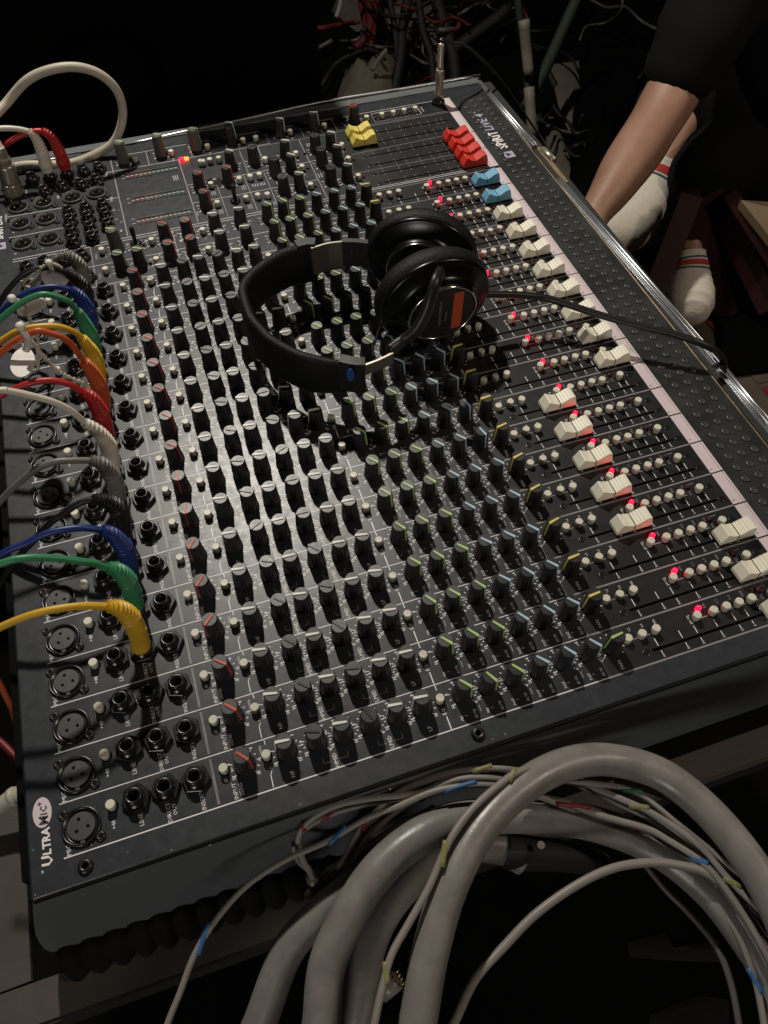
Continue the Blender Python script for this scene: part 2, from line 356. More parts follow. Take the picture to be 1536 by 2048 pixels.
for u, t in [(434, "PFL"), (443.6, "1-2"), (453.2, "3-4"), (462.6, "MIX")]: lg.text(t, u - 1, 25.8, 1.8, "print_grey")
lg.line((424, 18.4), (470, 18.4), .8, PR, "print_grey"); lg.line((374, 18.6), (393, 18.6), .7, PR, "print_grey"); lg.text("PK", 470.4, 26.0, 1.7, "print_grey"); lg.text("PFL", 473.2, 19.6, 1.9, "print_grey"); lg.line((474.8, 26.4), (480, 26.6), .5, PR, "print_grey")
TK = [(390, "\u221e"), (407.6, "40"), (418.7, "30"), (433.5, "20"), (447.3, "10"), (456.9, "5"), (466.7, "0"), (476.7, "5"), (483, "10")]
for u, t in TK:
    lg.line((u, 9.6), (u, 15.0), .55, PR, W); lg.line((u, 3.9), (u, 6.3), .5, PR, W); lg.text(t, u, 2.6, 1.8, W)
lgm = lg.mesh("channel_legend")
for k in range(16): struct(place("channel_legend", lgm, con, (0, 30.0 * k, 0)), "stuff")
lgs = MB()
for u in (112.5, 130): scale(lgs, u, KV, 7.4, 9, W, nums=2)
for u in (147.7, 164.6, 181, 198.8): scale(lgs, u, KV, 7.4, 9, W, nums=1)
for u in (206.6, 231): scale(lgs, u, KV, 7.4, 9, W, nums=False)
for u in AU: u2 = u - 1.3; scale(lgs, u2, KV, 7.2, 9, W, nums=2); lgs.text("AUX", u2 + 3.4, 5, 2.0, W)
for u, t in [(99, "LINE"), (145, "PK"), (193, "TO MIX"), (215, "PFL")]: lgs.text(t, u + 1.5, 12.0, 2.0, "print_mauve")
for u, t in TK: lgs.line((u, 9.6), (u, 14.2), .5, PR, W); lgs.line((u, 3.9), (u, 6.3), .5, PR, W); lgs.text(t, u, 2.4, 1.7, W)
lgs.text("MUTE", 419, 19.4, 2.2, W, stretch=.75); lgs.line((425, 18.4), (468, 18.4), .8, PR, "print_grey"); lgs.text("L", 34, 8, 2, W); lgs.text("R", 50, 8, 2, W); lgs.text("STEREO", 92, 14, 2.0, "print_mauve")
lsm = lgs.mesh("stereo_legend")
for k in (16, 17): struct(place("channel_legend", lsm, con, (0, 30.0 * k, 0)), "stuff")
# ---- master section legends
ml = MB()
MK = [(112.3, 528.9, "gt", 150), (137.3, 676, "gt", -28), (176.7, 676, "gt", -30), (214.3, 676, "rg", -20), (204.2, 601.7, "r", -40), (204.3, 567.9, "r", -48), (179.5, 529, "r", -48), (158.2, 528.8, "r", -40), (179.2, 499.9, "r", 215), (157.8, 499, "r", -30),
      (206.2, 529.5, "w", 172), (206.6, 500, "w", 172), (130, 498.8, "g", -30), (112.6, 498.8, "g", -30), (252.6, 675.6, "bt", -35), (305.4, 674.3, "w", -30), (343.5, 674, "w", -20), (242.8, 630, "w", -40), (266.8, 629.8, "d", 20), (300.8, 630, "w", -25),
      (333.9, 630.2, "d", 90), (300.2, 603.2, "w", -40), (283.1, 601.6, "d", 170), (283.8, 568.4, "d", 60), (300.6, 568.7, "w", -35), (233.7, 601.8, "r", -45), (231, 529.4, "w", 172), (231, 499.6, "w", 172), (351.1, 630.2, "w", -40), (333.4, 603.3, "d", 150),
      (350.6, 603.6, "w", -35), (333, 569, "d", 160), (350, 568, "w", -30), (389.7, 673.7, "r", 190)]
for x, y, c, a in MK: scale(ml, x, y, 7.4, 9, W, nums=2)
for k, (v, t) in enumerate([(663, "PHNS"), (617, "TAPE"), (598, "R"), (582, "L")]): ml.text(t, 116.5, v - 6, 2.6, W)
for (u, v, t) in [(20.5, 552, "R"), (45, 552, "L"), (20.5, 586, "4"), (45, 586, "3"), (66, 632, "MIX"), (36, 652, "AUX"), (94, 590, "INSERT"), (91, 604, "MIX"), (109, 632, "MONO"), (121, 590, "1"), (121, 570, "2"), (119, 556, "IN"), (21, 640, "LAMP")]: ml.text(t, u, v, 2.3, W)
for u, v, wd, hh in [(184, 628, 5, 9), (259, 589, 6, 5), (266.5, 589, 5, 5), (331, 644, 6, 7), (325, 585, 7, 8), (272, 553, 5, 6), (283, 585, 5, 6), (193, 560, 3, 7), (300, 553, 4, 5), (247, 589, 4, 8), (216, 589, 4, 7), (217, 556, 4, 8), (246, 555, 4, 8), (264, 553, 5, 6)]:
    for r in range(3): ml.line((u - wd / 2 + r * wd / 2.4, v - hh / 2), (u - wd / 2 + r * wd / 2.4, v + hh / 2), .9, PR, "print_mauve" if wd > 4 else "print_grey")
for j, v in enumerate(mslots):
    for u, t in TK:
        ml.line((u, v + 1.7), (u, v + 4.4), .5, PR, "print_grey"); ml.line((u, v - 4.4), (u, v - 1.7), .5, PR, "print_grey"); ml.text(t, u, v - 6.4 if j % 2 == 0 else v + 6.2, 1.5, "print_grey")
for u in (421, 434.4, 447.3, 460.4): ml.text("PFL", u + 1, 666.8, 1.7, W)
for u, v, t in [(378, 668, "TALK"), (384, 682, "BACK"), (470, 674, "PHONES"), (361, 620, "PFL"), (361, 592, "PFL"), (361, 559, "AFL"), (311, 620, "AFL"), (311, 592, "AFL"), (311, 559, "AFL"), (278, 620, "PRE"), (316, 662, "PFL"), (187, 664, "MONO"), (150, 664, "DIM"), (226, 662, "2TK")]: ml.text(t, u, v, 1.9, W)
for (vv) in (647.5, 641.5, 604.5, 597, 569, 561.5):
    ml.line((131, vv + 2), (134, vv + 2), .5, PR, W)
struct(place("master_legend", ml, con), "stuff")
# ---- maker's letters along the rear left edge and on the front pad
lt = MB(); Wm = "print_white"
for i, (ch, h) in enumerate(zip("ULTRA", (5.6, 4.3, 4.3, 4.3, 4.3))): lt.text(ch, 9.0 - (h - 4.3) * .25, 2.0 + i * 3.8 + (0.5 if i else -.3), h, Wm, shear=.12, bold=.035)
ov = [(8.0 + 5.2 * math.cos(a), 28.6 + 8.6 * math.sin(a)) for a in [2 * math.pi * i / 28 for i in range(28)]]
lt.add([(x, y, PR) for x, y in ov], [tuple(range(28))], "label_tape")
for ch, h, v, du in (("M", 4.8, 23.8, 0), ("I", 3.6, 27.3, .4), ("C", 3.6, 30.2, .4), ("+", 3.2, 33.6, -1.6)): lt.text(ch, 8.4 + du, v, h, "ink_dark", z=PR + .06, shear=.12, bold=.03)
lt.text("\"", 7.2, -3.4, 3.5, Wm)
place("maker_lettering", lt, con)
lt = MB()
lt.text("16/16/4/2/1", 14.6, 612, 2.6, W, stretch=.8); lt.text("SPIRIT LIVE", 8, 598, 5.4, W, fit=38, bold=.03); lt.rect(3, 12.5, 563, 573.5, PR, "print_mauve")
lt.add([(6, 565, PR + .05), (10.5, 568, PR + .05), (6, 572, PR + .05)], [(0, 1, 2)], "ink_dark")
place("model_lettering", lt, con)
lt = MB()
lt.text("SPIRIT", 525.2, 588.6, 10.6, "print_white", fit=35, bold=.03, z=.3); lt.text("LIVE 4", 525.2, 626.5, 10.0, "print_mauve", fit=36, bold=.02, shear=.1, z=.3); lt.text("2", 521.0, 648.5, 4.6, "print_mauve", z=.3, bold=.02)
lt.rect(520.5, 531.5, 553, 564.5, .3, "print_mauve"); lt.add([(523, 555, .36), (529, 558.5, .36), (523, 563, .36)], [(0, 1, 2)], "ink_dark")
place("front_lettering", lt, con)

# ---- rotary knobs
kp = [(6.5, 0.4), (6.3, 1.6), (6.0, 4.0), (5.2, 16.5), (4.95, 17.3), (4.7, 17.6)]
kb = MB(); kb.lathe(kp, "knob_black", n=36, ribs=.32, smooth=False)
kb.lathe([(4.75, 17.4), (4.6, 17.72)], "knob_black", n=24)
kmesh = kb.mesh("knob")
kt = MB(); kt.lathe([(r * 1.05, z * 1.22) for r, z in kp], "knob_grey", n=36, ribs=.2, smooth=False); kt.lathe([(4.5, 21.3), (3, 21.9)], "knob_grey", n=24)
ktm = kt.mesh("knob")
def pointer(mname, hz=1.0):
    p = MB(); sy = .72
    z0, z1 = 17.5 * hz, 18.35 * hz
    tb = [(-3.3, .3), (-3.0, .62), (4.6, .86), (5.1, .8)]
    p.add([(x, -y, z) for z in (z0, z1) for x, y in tb] + [(x, y, z) for z in (z0, z1) for x, y in tb],
          [(4, 5, 13, 12), (5, 6, 14, 13), (6, 7, 15, 14), (0, 1, 5, 4), (1, 2, 6, 5), (2, 3, 7, 6), (12, 13, 9, 8), (13, 14, 10, 9), (14, 15, 11, 10), (0, 4, 12, 8), (3, 11, 15, 7)], mname)
    sy = .5; prof = [(4.6, z0 - .9), (6.0, 4.2 * hz), (6.45, 4.2 * hz), (5.5, 17.2 * hz), (5.05, z1 - .15), (4.6, z1 - .1)]
    n = len(prof); p.add([(x, -sy, z) for x, z in prof] + [(x, sy, z) for x, z in prof], [tuple(range(n)), tuple(reversed(range(n, 2 * n)))] + [(i, i + n, (i + 1) % n + n, (i + 1) % n) for i in range(n)], mname)
    return p.mesh("pointer")
PM = {c: pointer("pointer_" + n) for c, n in {"w": "white", "d": "dark", "g": "green", "b": "blue", "y": "yellow", "r": "red"}.items()}
PM["gt"] = pointer("pointer_green", 1.22); PM["rg"] = PM["gt"]; PM["bt"] = pointer("pointer_blue", 1.22)
def knob(u, v, c, deg):
    o = place("knob", ktm if c in ("gt", "rg", "bt") and c != "bt" else kmesh, con, (u, v, 0), math.radians(deg)); sub("pointer", PM[c], o); o.rotation_euler[0] = random.uniform(-.028, .028); o.rotation_euler[1] = random.uniform(-.028, .028)
sens = {0: -46, 1: -44, 2: -42, 3: 222, 4: 226, 5: 232, 6: 258, 7: 262}
for k in range(16):
    v = 30 * k + KV; j = lambda s=4: random.uniform(-s, s)
    knob(KU[0], v, "r", sens.get(k, -42) + j(3)); knob(KU[1], v, "w", 172 + j(5)); knob(KU[2], v, "d", random.choice((150, 160, 185, 200, -30)) + j(15)); knob(KU[3], v, "w", 172 + j(7))
    knob(KU[4], v, "d", random.choice((165, 175, 190, 120)) + j(15)); knob(KU[5], v, "w", 172 + j(5)); knob(KU[6], v, "w", 172 + j(6))
    for i, u in enumerate(AU):
        knob(u, v, "g" if i < 3 else "b", (-52 if not (k == 0 and i == 1) else -62) + j(4) if not (k in (6, 7) and i == 5) else -75)
    knob(PU, v, "g" if k == 0 else "y", 188 + j(7))
for k, d in ((16, 0), (17, 0)):
    v = 30 * k + KV
    for i, u in enumerate(AU): knob(u - (1.5 if i else .6), v, "g" if i < 3 else "b", -50 + random.uniform(-4, 4))
    knob(358.4, v, "y", 178)
knob(147.7, 469 + .4, "w", 172) if False else None
for x, y, c, a in MK: knob(x, y, c, a)
tg = MB(); tg.lathe([(5.2, 0.2), (5.0, 1.8), (3.4, 2.4)], "jack_black", n=16); tg.lathe([(1.7, 2), (2.1, 9), (2.4, 17), (1.6, 18.5)], "jack_black", n=10)
tgm = tg.mesh("toggle")
for u, v in ((233.5, 568), (130, 531)): place("toggle_switch", tgm, con, (u, v, 0))
m = MB(); m.lathe([(8.2, .1), (8.0, 1.0), (6.8, 1.1), (6.4, .2)], "jack_black", n=24); place("talkback_socket", m, con, (220, 607, 0))
# ---- push buttons
bt = MB(); bt.lathe([(3.4, 0.0), (3.4, .35), (2.9, .4)], "void_black", n=14)  # black ring paints the shadowed hole the button sits in
bt.lathe([(2.65, .3), (2.78, 5.3), (2.66, 5.85), (2.3, 6.1)], "button_cream", n=18)
btm = bt.mesh("push_button")
def button(u, v, z=0): place("push_button", btm, con, (u, v, z), random.uniform(0, 6))
BV = 19.2
for k in range(16):
    v = 30 * k + BV
    for u in (46.3, 110.7, 135.9, 244.2, 372.6, 382.6, 392.4, 422.4, 434.7, 444.2, 453.8, 463.3, 479.0): button(u, v, -1.2 if u == 372.6 and k < 16 else (-.8 if random.random() < .12 else 0))
for k in (16, 17):
    v = 30 * k + BV - 3
    for u in (98.4, 144.8, 193.4, 370.9, 381.3, 391.2, 420.8, 434.1, 444, 453.2, 462.5): button(u, v)
for u, v in [(148.9, 670.3), (186.8, 670), (225.2, 669.5), (213, 641.9), (222.6, 642), (232, 642), (215.4, 598.9), (215.3, 565), (263.6, 668.8), (277.7, 669), (315.8, 669.3), (277.8, 625.5), (310.9, 625.8), (310.8, 599.4), (310.8, 565.4), (244.6, 598.4),
             (256, 599), (265.6, 599.3), (244, 564.5), (256, 564.6), (265.4, 563), (354.2, 669.5), (361.3, 626), (360.5, 599), (361, 565), (403.1, 670.1), (421, 670.6), (434.3, 670.8), (447.2, 671), (460.4, 671.2), (135, 468.3), (215, 641)]: button(u, v)
# ---- indicator lights
ld = MB(); ld.lathe([(1.75, 0.1), (1.75, 2.6), (1.5, 3.6), (.9, 4.2), (.3, 4.4)], "led_lit", n=12)
lm = ld.mesh("indicator_light")
ldd = MB(); ldd.lathe([(1.6, 0.05), (1.6, 1.0), (1.3, 1.9), (.5, 2.3)], "led_dark", n=10)
lmd = ldd.mesh("indicator_light")
for k in range(18):
    if k < 16 or True: place("mute_light", lm, con, (427.4, 30 * k + 24.4, 0))
    place("peak_light", lmd, con, (473.2, 30 * k + 24.6, 0))
for u, v in [(358, 672), (321, 628), (317, 601), (316, 567), (367, 601), (367, 567), (413.5, 671), (427.6, 671), (440.5, 671), (453.8, 671), (136.5, 526), (138.5, 497), (375, 671)]: place("peak_light", lmd, con, (u, v, 0))
m = MB(); m.box((193, 656, .1), (197.5, 659.5, 2.5), "led_lit"); place("power_light", m, con)
m = MB(); m.box((198.0, 656, .1), (202.5, 659.5, 2.2), "led_amber"); place("power_light", m, con)
# meter ladders: rows of small dark segments
for vr in (650.5, 642.0, 606.5, 598.0, 570.0, 561.5):
    u0 = 134 + (660 - vr) * .02
    mt = {}
    for i in range(12):
        c = "meter_red" if i < 3 else ("meter_amber" if i < 6 else "meter_green")
        if c not in mt:
            q = MB(); q.box((-1.5, -.9, 0), (1.5, .9, .7), c); mt[c] = q.mesh("meter_segment")
        place("meter_segment", mt[c], con, (u0 + 3 + i * 4.5, vr, .1))
q = MB()
for vr in (646.2, 602.3, 565.8):
    for i in range(12): q.line((135.5 + i * 4.5, vr), (138.6 + i * 4.5, vr), .75, PR, W)
place("meter_scale", q, con)
# ---- jacks and microphone sockets
jk = MB(); jk.lathe([(8.6, 0), (8.6, 3.3), (8.1, 3.8)], "jack_black", n=6, smooth=False)
jk.lathe([(6.2, 3.7), (6.0, 4.3), (4.9, 4.6), (4.9, 8.0), (4.8, 9.0), (3.5, 9.1), (3.1, 8.4), (2.95, 3.0)], "jack_black", n=20); jk.lathe([(2.95, 5.0), (2.0, 5.0)], "void_black", n=14)
jm = jk.mesh("jack_socket")
jk2 = MB(); jk2.lathe([(7.8, 0), (7.8, 3.0), (7.4, 3.5)], "jack_black", n=6, smooth=False)
jk2.lathe([(5.9, 3.4), (5.7, 4.1), (4.8, 4.5), (4.8, 8.0), (4.6, 8.8), (3.4, 8.9), (3.0, 8.2), (2.9, 3.0)], "jack_black", n=18); jk2.lathe([(2.9, 5.0), (2.0, 5.0)], "void_black", n=14)
jm2 = jk2.mesh("jack_socket")
for k in range(16):
    for u in (59.9, 76.9, 94.1): place("jack_socket", jm, con, (u, 30 * k + 18.9, 0), random.uniform(0, 1.05))
for u, v in [(54.6, 640.5), (72, 643.3), (90.3, 641.5), (106.4, 643.3), (95, 665.5), (111, 664.5), (61.5, 667), (78.7, 667), (44, 668), (74.3, 597.5), (91, 598), (107.5, 597.8), (74, 582), (91.2, 581.8), (107.9, 581.5), (74, 565.4), (91.6, 564.6), (108.1, 563.9), (73.9, 548.9), (91.4, 548.6),
             (30.1, 522.4), (46.2, 525.3), (80, 524.2), (63, 524), (81.9, 493.5), (30, 493), (47, 494), (64, 494)]: place("jack_socket", jm2, con, (u, v, 0), random.uniform(0, 1.05))
xl = MB(); xl.lathe([(11.0, 0), (11.0, 1.4), (10.6, 1.9), (9.7, 1.9), (9.4, .25), (8.0, .2)], "jack_black", n=36); xl.lathe([(7.7, .2), (7.7, 1.5), (7.4, 1.8)], "connector_face", n=30)
for a in (0, 120, 240):
    r = 4.0 if a else 3.4; aa = math.radians(a + 180 + 42); xl.lathe([(1.05, 1.6), (1.05, 1.86)], "void_black", n=10, c=(r * math.cos(aa), r * math.sin(aa), 0))
xl.box((-1.2, -9.4, .3), (1.2, -7.0, 1.2), "connector_face")
xm = xl.mesh("microphone_socket")
sc_ = MB(); sc_.lathe([(3.0, 0), (2.9, .8), (2.2, 1.6), (1.4, 1.7), (1.2, 1.2)], "screw_steel", n=14); sc_.box((-1.1, -.2, 1.2), (1.1, .2, 1.45), "void_black"); sc_.box((-.2, -1.1, 1.2), (.2, 1.1, 1.46), "void_black")
scm = sc_.mesh("screw")
def screw(u, v): place("screw", scm, con, (u, v, 0), random.uniform(0, 3))
for k in range(16):
    if k < 16: place("microphone_socket", xm, con, (28.5, 30 * k + 13.9, 0)); screw(19.2, 30 * k + 23.2); screw(38.2, 30 * k + 5.3)
xo = MB(); xo.lathe([(10.4, 0), (10.4, 1.6), (9.9, 2.3), (8.8, 2.3), (8.3, .2)], "connector_face", n=32); xo.lathe([(8.3, .15), (8.0, .25)], "void_black", n=24)
for a in (0, 120, 240): aa = math.radians(a + 180 + 30); xo.lathe([(.75, .2), (.75, 3.2), (.4, 3.6)], "gold_pin", n=8, c=(3.6 * math.cos(aa), 3.6 * math.sin(aa), 0))
xom = xo.mesh("line_socket")
for u, v in [(27.4, 625.5), (51.8, 626), (79.7, 625.7), (103.6, 625.6), (27.7, 597.5), (52.3, 597.8), (28, 564.3), (52.3, 564.4), (24.8, 652)]:
    place("line_socket", xom, con, (u, v, 0)); screw(u - 9.6, v + 9.2); screw(u + 9.8, v - 8.6)
bs = MB(); bs.lathe([(4.3, 0), (4.2, 1.2), (3.3, 2.4), (2.2, 2.7), (1.7, 2.0)], "screw_steel", n=20); bs.lathe([(1.7, 2.0), (1.2, 1.2)], "void_black", n=8)
bsm = bs.mesh("panel_screw")
for u, v in ((258.8, -7.2), (atz(172, 1733).x, atz(172, 1733).y), (500, -7.5), (259, 698), (30, 698)): place("panel_screw", bsm, con, (u, v, 0))
fs = MB(); fs.lathe([(2.6, .05), (2.3, .25), (1.6, .3), (1.0, .12)], "jack_black", n=14); fsm = fs.mesh("fader_screw")
for k in range(NCH):
    for u in (380.4, 492.0): place("fader_screw", fsm, con, (u, 30 * k + 7.7, 0))
    place("fader_screw", fsm, con, (489.5, 30 * k + 19.8, 0)) if k < 16 else None
for v in mslots: place("fader_screw", fsm, con, (379.5, v, 0))
# ---- fader caps
def cap_mesh(mname):
    prof = [(-13.6, 2.2), (-13.6, 5.0), (-9.9, 11.6), (-9.2, 11.9), (-6.4, 9.9), (-3.4, 8.6), (-.45, 8.1), (-.44, 7.6), (.44, 7.6), (.45, 8.1), (2.4, 8.6), (2.5, 9.1), (4.4, 9.7), (4.5, 10.3), (6.4, 10.9), (6.5, 11.4), (8.4, 11.9), (10.8, 12.3), (12.0, 12.0), (13.6, 6.0), (13.6, 2.2)]
    p = MB(); n = len(prof); hy = 5.3
    vs = [(x, -hy - .35 * (1 - z / 12), z) for x, z in prof] + [(x, hy + .35 * (1 - z / 12), z) for x, z in prof]
    # side faces as strips down to the base so that the concave outline stays clean
    fs = []
    for i in range(n - 1): fs.append((i, i + 1, i + 1 + n, i + n))
    base = len(vs); vs += [(x, -hy - .3, 2.2) for x, z in prof] + [(x, hy + .3, 2.2) for x, z in prof]
    for i in range(n - 1):
        fs.append((base + i, base + i + 1, i + 1, i)); fs.append((base + n + i, n + i, n + i + 1, base + n + i + 1))
    fs.append((base, base + n, base + 2 * n - 1, base + n - 1))
    p.add(vs, fs, mname); p.box((-.42, -hy - .05, 7.45), (.42, hy + .05, 7.66), "ink_dark"); p.box((-1.2, -.4, -3), (1.2, .4, 2.2), "screw_steel")
    p.box((-.35, -hy - .34, 3), (.35, -hy - .1, 7.5), "ink_dark")
    return p.mesh("fader_cap")
FC = {c: cap_mesh("fader_" + c) for c in ("cream", "red", "blue", "yellow")}
FX = [479.5, 477.5, 481, 417.1, 417.3, 417.7, 416.8, 417.6, 481.3, 481, 480.7, 481, 481, 480.6, 480.5, 480]
for k, u in enumerate(FX): place("fader_cap", FC["cream"], con, (u, 30 * k + 7.8, 0))
for k, u in ((16, 480.6), (17, 481.4)): place("fader_cap", FC["blue"], con, (u, 30 * k + 7.8, 0))
for v in mslots[:4]: place("fader_cap", FC["red"], con, (482.6, v, 0))
for v in mslots[4:]: place("fader_cap", FC["yellow"], con, (385.8, v, 0))
# ---- label tape, one paper strip per channel
tapes = [(30 * k, 30 * k + 29.3) for k in range(18)] + [(543, 578), (578.6, 611.5), (612.2, 657.5), (659, 688)]
for i, (a, b) in enumerate(tapes):
    m = MB(); m.box((497.2, a + .5, 0), (507.6, b, .35), "label_tape"); m.box((505.6, a + .5, .34), (506.0, b, .42), "tape_glue")
    if i < 18: m.text(str(i + 1), 499.4, a + 3.4, 2.0, "ink_dark", z=.45)
    else: m.text(("G 1 2", "G 3 4", "MIX", "")[i - 18] or "L", 499.6, a + 7, 2.0, "ink_dark", z=.45)
    place("label_strip", m, con)
# ---- rubber studs on the front pad
st = MB(); st.lathe([(3.5, 0), (3.2, .7), (2.3, 1.1), (1.2, 1.05), (.5, .7)], "pad_stud", n=14); stm = st.mesh("rubber_stud")
nst = 0
for j in range(-1, 61):
    v = 8.4 + 11.08 * j
    for c, u in enumerate((518.8, 530.1, 541.5)):
        if c == 1 and 548 < v < 650: continue
        if 0 <= v < 690: place("rubber_stud", stm, con, (u, v, 0), 0); nst += 1

# ================================================================ CASE, FOAM AND BENCH ROUND THE CONSOLE
case = thing("flight_case", "open flight case under the console with brown board walls and aluminium edging", "flight case", (270, 345, -170))
def prism3(mb, pts, dz, m):
    n = len(pts); vs = [tuple(p) for p in pts] + [(p[0], p[1], p[2] + dz) for p in pts]
    mb.add(vs, [tuple(range(n)), tuple(reversed(range(n, 2 * n)))] + [(i, (i + 1) % n, n + (i + 1) % n, n + i) for i in range(n)], m)
m = MB(); prism3(m, [(-160, -52, -158), (560, -52, -158), (560, -27, -158), (-160, -27, -158)], -9, "case_board"); place("base_board", m, case)
m = MB(); m.box((-160, -54.5, -196), (560, -52.2, -160), "case_edge"); place("base_edge", m, case)
m = MB(); prism3(m, [tuple(atz(62, 1961, -156.5)), tuple(atz(46, 1599, -156.5)), tuple(atz(-120, 1612, -156.5)), tuple(atz(-120, 2030, -156.5))], -10, "case_board"); place("side_board", m, case)
m = MB(); m.box((-60, -26.8, -170), (560, 700, -160.5), "void_black"); place("shade_filler", m, case)  # black filler standing in for the shadowed gap under the console
m = MB(); m.box((-30, 712, -150), (560, 724, -14), "case_edge"); place("far_wall", m, case)
def rail(mb, p0, p1):
    p0 = Vector(p0); p1 = Vector(p1); d = (p1 - p0).normalized(); sd = Vector((0, 0, 1)).cross(d)
    for off, r, mm in ((0, 1.8, "aluminium"), (3.4, 1.4, "aluminium")):
        mb.tube([p0 + sd * off, (p0 + p1) / 2 + sd * off, p1 + sd * off], r, mm, n=16, step=1)
    q = MB(); 
    vs = []
    for p in (p0, p1):
        vs += [p - sd * 1.5 + Vector((0, 0, -1.2)), p + sd * 7.5 + Vector((0, 0, -1.2)), p + sd * 7.5 + Vector((0, 0, -14)), p - sd * 1.5 + Vector((0, 0, -14))]
    mb.add(vs, [(0, 1, 5, 4), (1, 2, 6, 5), (3, 0, 4, 7), (0, 3, 2, 1), (4, 5, 6, 7)], "aluminium")
zr = -6.0
def rp(x, y): p = atz(x, y, zr); return (p.x, p.y, zr)
m = MB(); rail(m, rp(1560, 868), rp(1447, 733)); place("edge_rail", m, case)
m = MB(); rail(m, rp(1440, 724), rp(1120, 357)); place("edge_rail", m, case)
m = MB(); rail(m, rp(1072, 291), rp(950, 152)); place("edge_rail", m, case, rot=None)
m = MB(); m.tube([atz(1085, 300, -8), atz(1108, 322, -9)], 4.2, "nickel", n=10, step=1); m.tube([atz(1112, 326, -12), atz(1128, 362, -10)], 1.6, "nickel", n=6, step=1); m.box((566, 505, -20), (571, 575, -8), "brass_trim"); place("latch", m, case)
m = MB()
pf = [atz(960, 151, -1), atz(800, 179, -1), atz(640, 205, -1), atz(500, 236, -1), atz(350, 268, -1), atz(220, 297, -1), atz(100, 320, -1), atz(0, 342, -1), atz(-160, 375, -1)]
m.tube(pf, 1.8, "aluminium", n=8, step=3); place("edge_rail", m, case)
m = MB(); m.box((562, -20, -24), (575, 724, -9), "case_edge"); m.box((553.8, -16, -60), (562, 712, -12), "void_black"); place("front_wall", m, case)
# egg-crate foam between console and case floor
fo = MB(); tops = []; 
N_ = 200
outl = []; inl = []
for i in range(N_ + 1):
    u = -36 + 190 * i / N_; b = abs(math.sin(math.pi * (u + 36) / 15.5))
    outl.append((u, -31 - 5.2 * b)); inl.append((u, -17.6))
vs = []; fcs = []
for i, (u, v) in enumerate(outl):
    b = (-31 - v) / 5.2
    vs += [(u, v, -157.8), (u, v + 1.5, -150), (u, -24, -143 + 5 * b), (u, -17.5, -138 + 9 * b), (u, -17.3, -157.8)]
for i in range(N_):
    for k in range(4): fcs.append((5 * i + k, 5 * i + 5 + k, 5 * i + 6 + k, 5 * i + 1 + k))
fo.add(vs, fcs, "foam", True)
g_ = MB(); g_.box((154, -30, -157.8), (556, -17.8, -150), "void_black"); place("shade_filler", g_, case)  # black box painted in for the dark recess past the foam
fm = place("egg_crate_foam", fo); tag(fm, "dark egg crate foam with a scalloped edge under the near side of the console", "foam")
m = MB(); m.box((-30, 690, -230), (700, 700, -200), "void_black")

